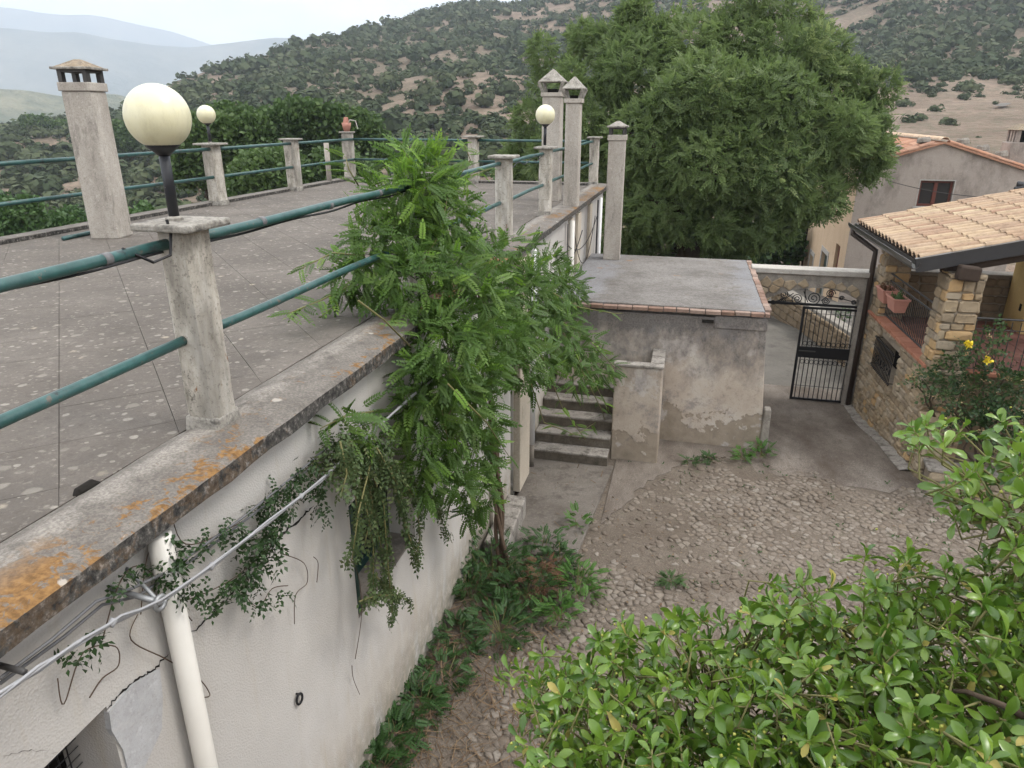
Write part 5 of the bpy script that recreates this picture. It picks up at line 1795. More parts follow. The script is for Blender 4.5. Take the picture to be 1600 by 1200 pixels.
# =================================================================== CABLES ON THE NEAR WALL
cbn = thing('cable_bundle', 'bundle of grey cables strung along the white wall on a forked iron bracket', 'cables', (-1.95, 2.2, -1.95))
CX = WX + .2
key = [(-40, 1122), (0, 1085), (60, 1045), (130, 1000), (190, 965), (250, 941), (330, 885), (420, 815), (500, 752), (560, 695), (640, 622), (680, 590)]
for k in range(4):
    pts = []
    for i, (x, y) in enumerate(key):
        p = onx(x, y, CX + .009 * math.cos(i * 1.9 + k * 1.7))
        p[2] += .009 * math.sin(i * 2.3 + k * 1.57)
        pts.append(p)
    fine = []
    for i in range(len(pts) - 1):
        for t in (0, .33, .66): fine.append(pts[i] * (1 - t) + pts[i + 1] * t)
    fine.append(pts[-1])
    MB().tube(fine, .0058, 7).build('cable', M['cable'], cbn, True)
for kk, key2 in enumerate(([(0, 1068), (100, 995), (160, 945), (215, 932), (300, 875), (400, 800), (480, 735), (540, 680), (600, 640)], [(0, 1060), (80, 1000), (150, 940), (205, 920), (262, 893), (380, 808), (470, 735), (520, 690)])):
    pts = [onx(x, y, WX + .06 + .03 * kk) for x, y in key2]
    MB().tube(pts, .0065, 6).build('cable', M['cabledark'], cbn, True)
for (x, y) in ((470, 776), (330, 885), (175, 973)):
    p = onx(x, y, CX)
    MB().tube([p - np.array([0, .012, .006]), p + np.array([0, .012, .006])], .0135, 10).build('cable_tie', M['cable'], cbn, True)
p = onx(250, 942, CX)
bk = MB()
wp1 = onx(170, 918, WX)
bk.tube([wp1, wp1 * .35 + p * .65, p], [.012, .012, .014], 8)
bk.tube([p + np.array([0, .028 * math.cos(a), .028 * math.sin(a)]) for a in np.linspace(0, 2 * math.pi, 14)], .010, 6)
bk.tube([wp1 + np.array([0, .10, .02]), p], .009, 6)
bk.build('bracket', M['galv'], cbn, True)
bk = MB()
bk.tube([onx(-10, 1037, WX), onx(38, 1050, CX)], .011, 6)
bk.build('bracket', M['greyiron'], cbn, True)
rg = thing('wall_ring', 'small black iron ring hanging on the white wall below the window', 'ring', onx(468, 1092, WX))
c = onx(468, 1092, WX + .02)
MB().tube([c + np.array([.004 * math.cos(a), .026 * math.cos(a), .036 * math.sin(a)]) for a in np.linspace(0, 2 * math.pi, 22)], .0075, 8).build('ring', M['iron'], rg, True)
MB().tube([(WX - .02, c[1], c[2] + .036), (WX + .03, c[1], c[2] + .036)], .006, 6).build('pin', M['iron'], rg, True)

# =================================================================== PLANTS
def lobes_fill(lobes, dens, shell=.55, up=0.35, cull=0.0):
    """points and outward directions in a union of ellipsoids: (centre, radii)"""
    global LT, LQ
    P, D, LT, LQ = [], [], [], []
    for c, r_ in lobes:
        c, r_ = np.asarray(c, float), np.asarray(r_, float)
        n = int(dens * (r_[0] * r_[1] * r_[2]) ** (2 / 3))
        d = rdir(n)
        rad = shell + (1.06 - shell) * RNG.random((n, 1)) ** .6
        P.append(c + d * r_ * rad)
        LT.append(np.clip(RNG.uniform(.1, .9) * .55 + RNG.random(n) * .45, 0, 1))
        q = d / r_
        q /= np.linalg.norm(q, axis=1, keepdims=True)
        LQ.append(q)
        D.append(q + np.array([0, 0, up]) + RNG.normal(0, .55, (n, 3)))
    P, D, Q, T = np.concatenate(P), np.concatenate(D), np.concatenate(LQ), np.concatenate(LT)
    keep = np.ones(len(P), bool)
    if cull:
        for c, r_ in lobes:
            k = np.linalg.norm((P - np.asarray(c, float)) / np.asarray(r_, float), axis=1) < cull
            keep &= ~k
    LQ, LT = [Q[keep]], [T[keep]]
    return P[keep], D[keep]
T_SPRAY = pinnate(4, .40, .085, .35, .10, .75, False)
T_WIST = pinnate(7, .25, .064, .32, .13, .55)
T_CLUMP = clump_tmpl(9, .55, .13, 3)
T_OAK = clump_tmpl(10, .42, .17, 5)

def limb(m_, a, b, r0, r1, seed, n=6, wob=.08):
    g = np.random.default_rng(seed)
    a, b = np.asarray(a, float), np.asarray(b, float)
    L = np.linalg.norm(b - a)
    pts, rs = [], []
    for k in range(n + 1):
        t = k / n
        w_ = g.normal(0, wob * L * .35, 3) * (1 if 0 < k < n else 0)
        pts.append(a + (b - a) * t + w_ + np.array([0, 0, .08 * L * math.sin(t * math.pi)]))
        rs.append(r0 + (r1 - r0) * t)
    m_.tube(pts, rs, 8)

def tree(name, lab, cat, base, lobes, dens, tmpl, size, mat, trunk_r, group=None, up=.35, fork=.35, droop=0.0, shell=.5):
    global LT
    t = thing(name, lab, cat, base, group)
    P, D = lobes_fill(lobes, dens, shell, up, .62)
    Q_ = np.concatenate(LQ)
    if name == 'ash_tree':      # the far side of the crown is thinner
        kk = (Q_[:, 1] < .35) | (RNG.random(len(P)) < .25)
        P, D, Q_, LT = P[kk], D[kk], Q_[kk], [LT[0][kk]]
    D = D * .55 + RNG.normal(0, .5, D.shape)
    D[:, 2] -= droop
    s = RNG.uniform(size[0], size[1], len(P))
    fol('crown', tmpl, P, rots(D, Q_ + np.array([0, 0, .45]), .45), s, mat, t, np.concatenate(LT))
    tm = MB()
    base = np.asarray(base, float)
    cen = np.mean([np.asarray(c) for c, r_ in lobes], 0)
    f = base + (cen - base) * fork
    f[:2] = base[:2] + (cen[:2] - base[:2]) * .12
    limb(tm, base - np.array([0, 0, .3]), f, trunk_r * 1.25, trunk_r * .85, 1, 5, .05)
    big = sorted(lobes, key=lambda q: -np.prod(q[1]))[:14]
    for k, (c, r_) in enumerate(big):
        c = np.asarray(c, float)
        limb(tm, f, c, trunk_r * .5, trunk_r * .07, k + 3, 6, .1)
        for q in range(3):
            d = rdir(1)[0] * np.asarray(r_) * .75
            limb(tm, c * .75 + f * .25, c + d, trunk_r * .16, trunk_r * .03, k * 7 + q, 4, .1)
    tm.build('trunk', M['bark'], t, True)
    return t

# the big tree behind the shed: lobes read off the photograph, each at its own distance
TD = 23.5
big = []
def lobe(px, py, rpx, D, kz=.85, jit=1.0):
    c = ony(px, py, D)
    r_ = rpx / FPX * depth_of(c) * .86
    big.append((c, (r_, r_, r_ * kz)))
for (x, y, r_, D) in ((1000, 120, 75, 24), (930, 190, 75, 24), (880, 250, 60, 24.5), (835, 190, 38, 25.5), (850, 270, 50, 25.5), (960, 78, 45, 25), (1005, 66, 40, 25), (1085, 80, 62, 24), (1150, 72, 60, 24.5),
                      (1210, 88, 60, 24), (1245, 118, 60, 23.5), (1305, 132, 50, 24), (1335, 188, 42, 24), (1330, 250, 50, 23.5), (1290, 210, 70, 22.8), (1200, 170, 85, 22.5), (1100, 160, 90, 22.5), (1020, 220, 80, 22.5),
                      (1110, 255, 85, 21.8), (1200, 270, 80, 22), (1260, 300, 55, 22.3), (1285, 312, 36, 22.5), (1190, 340, 62, 22.3), (1130, 340, 58, 22.5), (1040, 320, 75, 22.6), (985, 350, 55, 23), (1010, 385, 42, 23.5), (1140, 375, 45, 23.5),
                      (945, 290, 65, 24), (1220, 338, 40, 23), (1365, 245, 26, 23.2), (1355, 140, 30, 24.2), (980, 22, 12, 25), (1003, 20, 10, 25), (1090, 14, 13, 24.5), (1180, 14, 15, 24.5), (1130, 20, 13, 24.5), (1058, 30, 13, 24.6), (1235, 30, 12, 24.4), (1275, 50, 13, 24.3), (920, 62, 14, 25.3), (845, 84, 9, 25.6), (820, 260, 30, 26), (975, 400, 35, 24), (1075, 385, 30, 24.5),
                      (985, 25, 20, 25), (890, 110, 22, 25.5), (845, 130, 15, 25.5), (1295, 75, 30, 24.3), (1385, 210, 14, 23.4), (1372, 270, 12, 23)):
    lobe(x, y, r_, D)
for k in range(70):
    c_, r_ = random.choice(big[:44])
    d_ = rdir(1)[0]; d_[2] = abs(d_[2]) * .8 - .25; d_[1] = -abs(d_[1]) * 1.4
    d_ /= np.linalg.norm(d_)
    q_ = random.uniform(.22, .42)
    big.append((c_ + d_ * r_[0] * random.uniform(.9, 1.12), (q_, q_, q_ * random.uniform(.9, 1.7))))
# inner mass so that the hill does not show through the middle
for (x, y, r_, D) in ((1100, 220, 125, 25.2), (1220, 225, 95, 25), (1000, 260, 110, 25.2), (1120, 150, 95, 25.4)):
    lobe(x, y, r_, D)
tb = ony(1072, 408, 23.8); tb[2] = -5.35
tree('ash_tree', 'very large spreading green tree with fine feathery leaves behind the shed', 'tree', tb, big, 1400, T_SPRAY, (.18, .34), M['treeleaf'], .42, droop=.1, up=.45, fork=.45, shell=.7)

# (see above for the crown)
# dimmer trees in the lane behind, right of the big trunk
for k, (x, y, r_, D, lab) in enumerate(((1120, 395, 26, 40, 'small bright pine behind the big trunk'), (1165, 385, 30, 42, 'middle pine of the lane behind the shed roof'), (1215, 380, 34, 38, 'pine nearest the cream house wall behind the gate'), (1245, 350, 30, 44, 'tall dark pine half hidden by the big crown'))):
    c = ony(x, y, D); rr = r_ / FPX * depth_of(c)
    b = c.copy(); b[2] = -9.0
    tree('pine_tree', lab, 'tree', b, [(c + np.array([0, 0, .3 * rr]), (rr, rr, rr * .9)), (c + np.array([rr * .5, .3, -.3 * rr]), (rr * .7,) * 3), (c + np.array([-rr * .6, 0, -.1 * rr]), (rr * .7,) * 3)],
         150, T_OAK, (.5, .8), M['pineleaf'], .13, 'pines in the lane', fork=.6)

# grove beyond the left rail
def grove(x, y, r_, D, lab, name='oak_tree', mat='oakleaf', dens=210, size=(.42, .75), gnd=-9.5, grp='trees below the terrace'):
    c = ony(x, y, D)
    rr = r_ / FPX * depth_of(c)
    g = random.Random(int(x * 7 + y))
    lobes = [(c, (rr, rr, rr * .85))]
    for k in range(7):
        a = g.uniform(0, 6.28)
        lobes.append((c + np.array([math.cos(a) * rr * .75, math.sin(a) * rr * .6, g.uniform(-.5, .55) * rr]), (rr * g.uniform(.4, .6),) * 3))
    b = c.copy(); b[2] = min(gnd, c[2] - rr * 1.3)
    tree(name, lab, 'tree', b, lobes, dens, T_OAK, size, M[mat], .22, grp, fork=.5)
grove(325, 235, 62, 36, 'leftmost round tree of the grove right behind the big lamp stem')
grove(395, 225, 60, 38, 'tree of the grove behind the small distant lamp, second from the left')
grove(465, 215, 62, 40, 'tallest broad tree of the grove behind the terrace, in its middle')
grove(540, 225, 55, 41, 'rightmost tree of the grove beside the broken pot')
grove(430, 285, 60, 33, 'low dark tree filling the front of the grove behind the terrace rail')
grove(535, 280, 45, 35, 'low tree at the right front of the grove behind the thin wooden post')
for k, (x, y, r_, D, lab) in enumerate(((25, 352, 42, 21, 'light green bush at the left edge below the terrace'), (85, 362, 26, 22, 'smaller light green bush just left of the stained chimney'), (215, 345, 22, 24, 'pale shrub behind the terrace edge between chimney and big lamp'), (115, 345, 20, 26, 'low shrub close to the foot of the stained chimney'))):
    grove(x, y, r_, D, lab, 'bush', 'bushleaf', 300, (.28, .5), -8.5, 'bushes below the terrace')
# shrubs and small trees right behind the far rail
for (x, y, r_, D, lab) in ((800, 275, 24, 27, 'bush behind the far rail next to the lamp post'), (640, 262, 22, 34, 'bush behind the far rail above the vine')):
    grove(x, y, r_, D, lab, 'bush', 'bushleaf', 300, (.3, .5), -8.5, 'bushes behind the far rail')

# ------------------------------------------------------------------ shrubs of the hillside
def shrub_mesh(seed, n=60):
    g = np.random.default_rng(seed)
    cc = [(g.normal(0, .28, 3) * np.array([1, 1, .4]) + np.array([0, 0, .42]), g.uniform(.30, .48)) for _ in range(5)]
    vs, fs = [], []
    for c, r_ in cc:
        for _ in range(n // 5 * 2):
            d = g.normal(0, 1, 3); d /= np.linalg.norm(d)
            p = c + d * r_ * g.uniform(.75, 1.05)
            if p[2] < 0.0: p[2] = abs(p[2]) * .3
            t1 = np.cross(d, g.normal(0, 1, 3)); t1 /= np.linalg.norm(t1)
            t2 = np.cross(d, t1)
            s = g.uniform(.13, .24) * (1.5 if n < 20 else 1.0)
            b = len(vs)
            vs.extend([p + t1 * s, p + t2 * s * .8 + d * .05, p - t1 * s, p - t2 * s * .8 - d * .03])
            fs.append((b, b + 1, b + 2, b + 3))
    return [tuple(q) for q in vs], fs
SHR = [shrub_mesh(k, 70) for k in range(5)]
shr_me = []
for k in range(5):
    me = bpy.data.meshes.new('shrub'); me.from_pydata(SHR[k][0], [], SHR[k][1]); me.materials.append(M['scrub']); shr_me.append(me)
pts = []
N_ = 34000
az = RNG.uniform(-.98, .62, N_)
dd = 85 + (RNG.random(N_) ** .62) * 560
xs_, ys_ = np.sin(az) * dd, np.cos(az) * dd
rd = ridge_d(az)
zz = hill_z(xs_, ys_)
clus = fbm(xs_ * .02, ys_ * .02, 4)
okm = (dd < rd + 6) & (RNG.random(N_) < np.clip(.68 + clus * 2.7, .14, 1))
# bare meadow at the foot of the hill on the right
mead = (az > .2) & (dd < 175) & (clus < .2)
okm &= ~(mead & (RNG.random(N_) < .86))
X_, Y_, Z_, D_, A_ = xs_[okm], ys_[okm], zz[okm], dd[okm], az[okm]
size = RNG.uniform(1.0, 3.3, len(X_)) * np.where(A_ > .05, np.clip(D_ / 210, .42, 1), 1) * np.where(RNG.random(len(X_)) < .12, 1.5, 1.0)
# in view?
pos = np.stack([X_, Y_, Z_ + size * .4], 1)
q = pos @ _FW
u_ = 800 + FPX * (pos @ _RT) / q
v_ = 600 - FPX * (pos @ _UP) / q
inv = (q > 1) & (u_ > -20) & (u_ < 1620) & (v_ > -10)
# not hidden by the terrace, the big tree or the grove
hid = (v_ > 300) | ((u_ > 880) & (u_ < 1340)) | ((u_ > 290) & (u_ < 590) & (v_ > 195)) | ((u_ > 560) & (u_ < 930) & (v_ > 285))
score = np.where(inv & ~hid, size / D_, 0)
order = np.argsort(-score)
top = set(order[:295].tolist())
for k in order[:295]:
    o = bpy.data.objects.new('hill_shrub', shr_me[int(k) % 5])
    COL.objects.link(o)
    o.location = (float(X_[k]), float(Y_[k]), float(Z_[k]) - .25)
    s = float(size[k])
    o.scale = (s, s, s * .85)
    o.rotation_euler = (0, 0, float(RNG.uniform(0, 6.28)))
    tag(o, 'rounded grey-green shrub on the dry hillside across the valley', 'shrub', 'shrubs dotting the hillside')
restk = [k for k in range(len(X_)) if k not in top]
for v in range(5):
    pass
allp = np.array(restk)
rng_rot = RNG.uniform(0, 6.28, len(allp))
Rm = np.zeros((len(allp), 3, 3))
Rm[:, 0, 0] = np.cos(rng_rot); Rm[:, 0, 1] = -np.sin(rng_rot); Rm[:, 1, 0] = np.sin(rng_rot); Rm[:, 1, 1] = np.cos(rng_rot); Rm[:, 2, 2] = .85
vis = ~((v_[allp] > 330) & (RNG.random(len(allp)) < .7)) & (u_[allp] > -350) & (u_[allp] < 1950)
for nq, sel in ((44, vis & (D_[allp] < 230)), (10, vis & (D_[allp] >= 230))):
    o = fol('hillside_scrub', shrub_mesh(20 + nq, nq), np.stack([X_[allp], Y_[allp], Z_[allp] - .25], 1)[sel], Rm[sel], size[allp][sel] * (1.0 if nq > 20 else 1.12), M['scrub'])
    tag(o, 'dense grey-green scrub covering the nearer hillside' if nq > 20 else 'dense grey-green scrub covering the upper hillside', None, None, 'stuff')
# pale track on the far slope at the right
tk = [(1572, 166), (1560, 174), (1551, 182), (1547, 189), (1555, 194)]
m = MB()
vs = []
for i, (x, y) in enumerate(tk):
    d = ray(x, y)
    for D in np.linspace(150, 640, 900):
        p = d / np.linalg.norm(d) * D
        if p[2] < hill_z(np.array(p[0]), np.array(p[1])): break
    for s in (-.8, .8):
        xx, yy = p[0] + s, p[1]
        vs.append((xx, yy, float(hill_z(np.array(xx), np.array(yy))) + .5))
m.add(vs, [(2 * i, 2 * i + 1, 2 * i + 3, 2 * i + 2) for i in range(len(tk) - 1)])
struct(m.build('road', M['street']))
# trees on the left shoulder of the near hill
for (x, y, r_, D, lab) in ((62, 203, 20, 170, 'dark round tree on the left shoulder, left of the stained chimney'), (95, 205, 16, 172, 'dark tree touching the left side of the stained chimney'), (185, 215, 24, 120, 'tree between the stained chimney and the big globe'), (310, 205, 20, 90, 'tree top just left of the small distant lamp')):
    grove(x, y, r_, D, lab, 'hill_tree', 'oakleaf', 60, (1.0, 1.9), -40, 'trees on the left shoulder')

# ------------------------------------------------------------------ the wisteria spilling over the roof edge
vine = thing('wisteria_vine', 'big green wisteria climbing over the railing and hanging down the white wall', 'vine', (-1.9, 6.6, -4.95))
VL = []
def vl(px, py, X, rpx, sq_=(1, 1, 1)):
    c = onx(px, py, X)
    r_ = rpx / FPX * depth_of(c)
    VL.append((c, (r_ * sq_[0], r_ * sq_[1], r_ * sq_[2])))
for a in ((655, 258, -2.36, 30), (650, 300, -2.2, 42), (668, 280, -2.2, 34), (655, 275, -2.32, 48), (620, 320, -2.4, 48), (690, 325, -2.25, 48), (640, 370, -2.3, 52), (585, 385, -2.5, 48), (555, 425, -2.55, 36), (700, 385, -2.1, 50), (750, 420, -1.95, 52),
          (660, 440, -2.0, 62), (590, 440, -2.4, 42), (805, 410, -2.0, 40), (850, 425, -2.0, 40), (820, 465, -1.8, 48), (880, 455, -1.85, 34), (720, 470, -1.75, 60), (790, 510, -1.65, 52), (860, 520, -1.5, 46), (905, 545, -1.3, 28), (940, 575, -1.1, 22),
          (970, 610, -.95, 20), (840, 565, -1.45, 30), (900, 590, -1.15, 18), (690, 540, -1.75, 58), (660, 590, -1.85, 45), (730, 575, -1.7, 52), (770, 545, -1.65, 45), (700, 630, -1.75, 50), (740, 650, -1.75, 40), (690, 690, -1.78, 38), (735, 710, -1.75, 34), (705, 745, -1.75, 34), (745, 765, -1.75, 30), (740, 800, -1.75, 18), (668, 760, -1.8, 18),
          (640, 655, -1.9, 30), (560, 660, -2.0, 30), (530, 670, -2.0, 24), (655, 710, -1.85, 30), (815, 575, -1.6, 30)):
    vl(*a)
P, D = lobes_fill(VL, 2100, .45, .15, .55)
VQ = np.concatenate(LQ) + np.array([.25, -.35, .55])
D = D * .7 + np.array([.2, -.2, -.35]) + RNG.normal(0, .3, D.shape)
s = RNG.uniform(.11, .21, len(P))
keepm = ~((P[:, 0] < WX + .03) & (P[:, 2] < -1.7))
keepm &= ~((P[:, 0] < -2.0) & (P[:, 2] < -1.5))
P, D, s, VQ = P[keepm], D[keepm], s[keepm], VQ[keepm]
pxs = np.array([px_of(p) for p in P])
lightm = (RNG.random(len(P)) < np.clip((400 - pxs[:, 1]) / 260, .04, .6))  # paler leaves are chosen more often towards the top
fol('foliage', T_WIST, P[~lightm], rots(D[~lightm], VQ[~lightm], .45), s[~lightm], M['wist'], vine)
fol('pale_foliage', T_WIST, P[lightm], rots(D[lightm] + np.array([0, 0, .4]), VQ[lightm], .45), s[lightm], M['wistlight'], vine)
# trailing shoots with paired leaves along them
def shoot(pts, n, size, mat, parent, tm_, name, back=None):
    P_ = np.array(pts)
    tt_ = np.linspace(.05, 1, n)
    idx = tt_ * (len(P_) - 1)
    i0 = np.minimum(idx.astype(int), len(P_) - 2)
    f = (idx - i0)[:, None]
    pos_ = P_[i0] * (1 - f) + P_[i0 + 1] * f
    d = P_[i0 + 1] - P_[i0]
    side = np.where(np.arange(n) % 2 == 0, 1, -1)[:, None]
    dr = d / (np.linalg.norm(d, axis=1, keepdims=True) + 1e-9) * .5 + side * np.cross(d / (np.linalg.norm(d, axis=1, keepdims=True) + 1e-9), [0, 0, 1]) * .8 + RNG.normal(0, .3, (n, 3))
    tm_.tube(pts, [.006] * (len(pts) - 1) + [.003], 5)
    return pos_, dr
tm_ = MB()
SP, SDr = [], []
for pts, n in (([(860, 490, -1.6), (920, 530, -1.2), (965, 580, -1.0), (1005, 630, -.85)], 26), ([(880, 520, -1.4), (930, 600, -1.1), (960, 660, -1.0)], 18), ([(840, 540, -1.5), (880, 640, -1.4), (925, 700, -1.3), (960, 720, -1.2)], 22), ([(850, 450, -1.7), (905, 480, -1.4), (960, 490, -1.0), (1040, 485, -.6)], 14),
               ([(560, 440, -2.55), (500, 470, -2.7), (450, 490, -2.8)], 16), ([(570, 400, -2.5), (520, 395, -2.7), (470, 420, -2.8)], 12), ([(545, 440, -2.6), (520, 480, -2.75), (490, 505, -2.9)], 12), ([(700, 300, -2.2), (735, 250, -2.1), (725, 225, -2.1)], 12), ([(720, 280, -2.2), (770, 262, -2.1)], 8),
               ([(560, 290, -2.7), (545, 265, -2.7), (540, 245, -2.75)], 6), ([(640, 250, -2.35), (625, 225, -2.3)], 6), ([(700, 600, -1.5), (760, 660, -1.45), (800, 720, -1.5)], 12), ([(900, 560, -1.2), (940, 640, -1.1), (955, 690, -1.05)], 14), ([(830, 600, -1.45), (850, 660, -1.4), (900, 680, -1.3), (930, 660, -1.2)], 14), ([(600, 640, -1.9), (540, 650, -2.0), (500, 670, -2.02)], 14)):
    p3 = [onx(x, y, X) for x, y, X in pts]
    a, b = shoot(p3, n, .16, None, vine, tm_, 'shoot')
    SP.append(a); SDr.append(b)
SP, SDr = np.concatenate(SP), np.concatenate(SDr)
hz = RNG.random(len(SP)) < .45
fol('shoot_leaves', T_WIST, SP[~hz], rots(SDr[~hz], roll=.4), RNG.uniform(.12, .19, (~hz).sum()), M['wist'], vine)
fol('shoot_leaves', T_WIST, SP[hz], rots(SDr[hz], roll=.4), RNG.uniform(.10, .18, hz.sum()), M['wistlight'], vine)
# bare looping stems in the mass
for (pts) in (((700, 300), (690, 360), (655, 420)), ((700, 560), (712, 630), (690, 665)), ((820, 430), (860, 470), (880, 520)), ((690, 640), (700, 690), (720, 710)), ((560, 470), (600, 500), (640, 540))):
    tm_.tube([onx(x, y, -1.72 if y > 440 else -2.1) for x, y in pts], .006, 5)
tm_.build('shoot_stem', M['twig'], vine, True)
# the braided trunk
bk = MB()
for k in range(5):
    ph = k * 1.26
    pts, rs = [], []
    for t in np.linspace(0, 1, 14):
        y_ = 6.62 + .12 * t + .03 * math.cos(ph + t * 7)
        x_ = -1.80 - .12 * t + .035 * math.sin(ph + t * 7)
        pts.append((x_ + (.06 * (1 - t) if k % 2 else 0), y_, -4.95 + t * 1.75))
        rs.append(.026 - .010 * t)
    pts += [(-1.9, 6.6, -2.6), (-1.95, 6.3 + .1 * k, -1.6)]
    rs += [.014, .012]
    bk.tube(pts, rs, 7)
bk.build('trunk', M['vinebark'], vine, True)

# wilted strands hanging before the window
wv = thing('wilted_vine', 'wilted grey-green creeper strands hanging in front of the window', 'vine', onx(570, 690, -1.95))
tm_ = MB()
SP, SDr = [], []
STR = [((565, 690), (600, 720), (640, 745), (675, 780), (700, 842)), ((560, 690), (580, 760), (590, 830), (600, 880)), ((555, 700), (570, 780), (585, 850), (582, 940)), ((590, 700), (620, 760), (636, 800)), ((540, 700), (552, 760), (560, 830)), ((610, 730), (625, 790), (640, 840), (655, 880)),
       ((570, 700), (600, 790), (605, 860), (612, 960)), ((600, 880), (615, 920), (612, 975)), ((585, 900), (610, 925), (640, 940)), ((530, 690), (540, 740), (530, 775)), ((580, 710), (560, 800), (548, 880)), ((620, 745), (650, 780), (665, 800)), ((650, 800), (655, 840), (650, 880)), ((560, 940), (590, 930), (620, 930)),
       ((545, 690), (570, 735), (580, 790), (570, 850)), ((555, 695), (610, 735), (655, 770), (690, 800))]
for pts in STR:
    X = random.uniform(-1.98, -1.78)
    p3 = [onx(x + random.uniform(-3, 3), y, X + .02 * i) for i, (x, y) in enumerate(pts)]
    L = sum(np.linalg.norm(p3[i + 1] - p3[i]) for i in range(len(p3) - 1))
    n = int(L * 75)
    a, b = shoot(p3, n, .1, None, wv, tm_, 's')
    SP.append(a + RNG.normal(0, .018, a.shape)); SDr.append(b * .6 + np.array([0, 0, -.8]))
# the dense wilted tuft at the top
P, D = lobes_fill([(onx(545, 700, -1.92), (.13, .22, .13)), (onx(575, 715, -1.9), (.12, .2, .14)), (onx(520, 715, -1.95), (.1, .18, .1)), (onx(610, 735, -1.88), (.08, .12, .08))], 5200, .3, 0)
SP.append(P); SDr.append(D * .6 + np.array([0, 0, -.9]))
SP, SDr = np.concatenate(SP), np.concatenate(SDr)
T_SMALL = pinnate(2, .55, .17, .3, .1, .3)
fol('wilted_leaves', T_SMALL, SP, rots(SDr, roll=.8), RNG.uniform(.035, .075, len(SP)), M['wilt'], wv)
tm_.build('stem', M['twig'], wv, True)
# dark creeper climbing along the cables
cr = thing('creeper', 'thin dark creeper tangled along the wall cables and the ivory rain pipe', 'vine', onx(400, 830, WX + .1))
tm_ = MB()
SP, SDr = [], []
def cl(x, y, n, spread=(.05, .05)):
    c = onx(x, y, WX + .11)
    SP.append(c + RNG.normal(0, 1, (n, 3)) * np.array([.03, spread[0], spread[1]]))
    SDr.append(RNG.normal(0, .6, (n, 3)) + np.array([.3, -.1, -.7]))
for (x, y, n, a, b) in ((430, 800, 46, .05, .07), (420, 830, 40, .05, .06), (410, 880, 60, .07, .06), (385, 905, 30, .05, .05), (440, 770, 26, .04, .04), (378, 830, 26, .03, .06), (395, 855, 16, .03, .04), (270, 860, 16, .02, .05), (258, 900, 20, .02, .06), (285, 930, 16, .02, .06), (280, 880, 12, .02, .03), (310, 945, 9, .01, .03), (335, 930, 14, .02, .05),
                        (365, 920, 10, .015, .04), (195, 905, 14, .04, .02), (315, 850, 7, .02, .03), (345, 838, 7, .01, .04), (140, 1000, 7, .03, .02), (110, 1022, 7, .02, .02), (470, 745, 30, .05, .05), (490, 770, 30, .05, .06), (505, 800, 12, .03, .04), (405, 945, 8, .02, .02), (445, 925, 6, .02, .02), (360, 820, 8, .03, .03)):
    cl(x, y, n, (a, b))
SP, SDr = np.concatenate(SP), np.concatenate(SDr)
fol('leaves', T_SMALL, SP, rots(SDr, roll=.8), RNG.uniform(.035, .065, len(SP)), M['darkleaf'], cr)
for pts in (((265, 790), (290, 850), (360, 825), (440, 770), (520, 690)), ((260, 940), (300, 935), (370, 900), (420, 850), (460, 790)), ((390, 900), (385, 930), (405, 948), (425, 920), (450, 915)), ((300, 970), (230, 890), (190, 905), (160, 1000)), ((90, 1060), (100, 1100), (130, 1020), (180, 1010), (185, 1040), (160, 1060), (140, 1090)),
            ((440, 865), (475, 880), (480, 910), (462, 930), (460, 975)), ((215, 960), (205, 1000), (260, 1030), (310, 1060), (328, 1085), (318, 1090)), ((265, 790), (230, 870), (220, 960)), ((490, 870), (497, 880), (495, 910)), ((550, 1040), (552, 1060), (562, 1085)), ((545, 870), (560, 900), (565, 960), (555, 1030))):
    p3 = [onx(x, y, WX + random.uniform(.015, .06)) for x, y in pts]
    fine = []
    P_ = np.array(p3)
    k = len(P_)
    for i in range(k - 1):       # Catmull-Rom
        a, b, c, d = P_[max(i - 1, 0)], P_[i], P_[i + 1], P_[min(i + 2, k - 1)]
        for t in np.linspace(0, 1, 6, endpoint=False):
            fine.append(.5 * ((2 * b) + (c - a) * t + (2 * a - 5 * b + 4 * c - d) * t * t + (3 * b - a - 3 * c + d) * t ** 3))
    fine.append(P_[-1])
    tm_.tube(fine, .0028, 4)
tm_.build('stem', M['vinebark'], cr, True)

# ------------------------------------------------------------------ weeds at the foot of the wall
T_FERN = pinnate(6, .34, .085, .35, .1, .45)
def weed(px, py, rpx, h, lab, mat, n=70, name='weed_plant', z=-4.93, grp='weeds at the foot of the wall'):
    n = int(n * 2.2)
    c = onz(px, py, z)
    c[0] = max(c[0], WX + .08)
    t = thing(name, lab, 'plant', c, grp)
    r_ = rpx / FPX * depth_of(c)
    a = RNG.uniform(0, 6.28, n)
    rad = np.sqrt(RNG.random(n)) * r_
    P = np.stack([np.maximum(c[0] + np.cos(a) * rad, WX + .03), c[1] + np.sin(a) * rad, c[2] + RNG.random(n) * h], 1)
    D = np.stack([np.cos(a) * .8, np.sin(a) * .8, RNG.uniform(.0, .8, n)], 1) + RNG.normal(0, .25, (n, 3))
    fol('leaves', T_FERN if name != 'dry_weed' else T_SPRAY, P, rots(D, roll=.4), RNG.uniform(.05, .125, n), mat, t)
    tm = MB()
    for k in range(0, n, 9):
        tm.tube([(c[0] + RNG.normal(0, .04), c[1] + RNG.normal(0, .04), c[2] - .05), P[k]], .004, 4)
    tm.build('stem', M['twig'], t)
W_ = M['weed']; WL = M['weedlight']
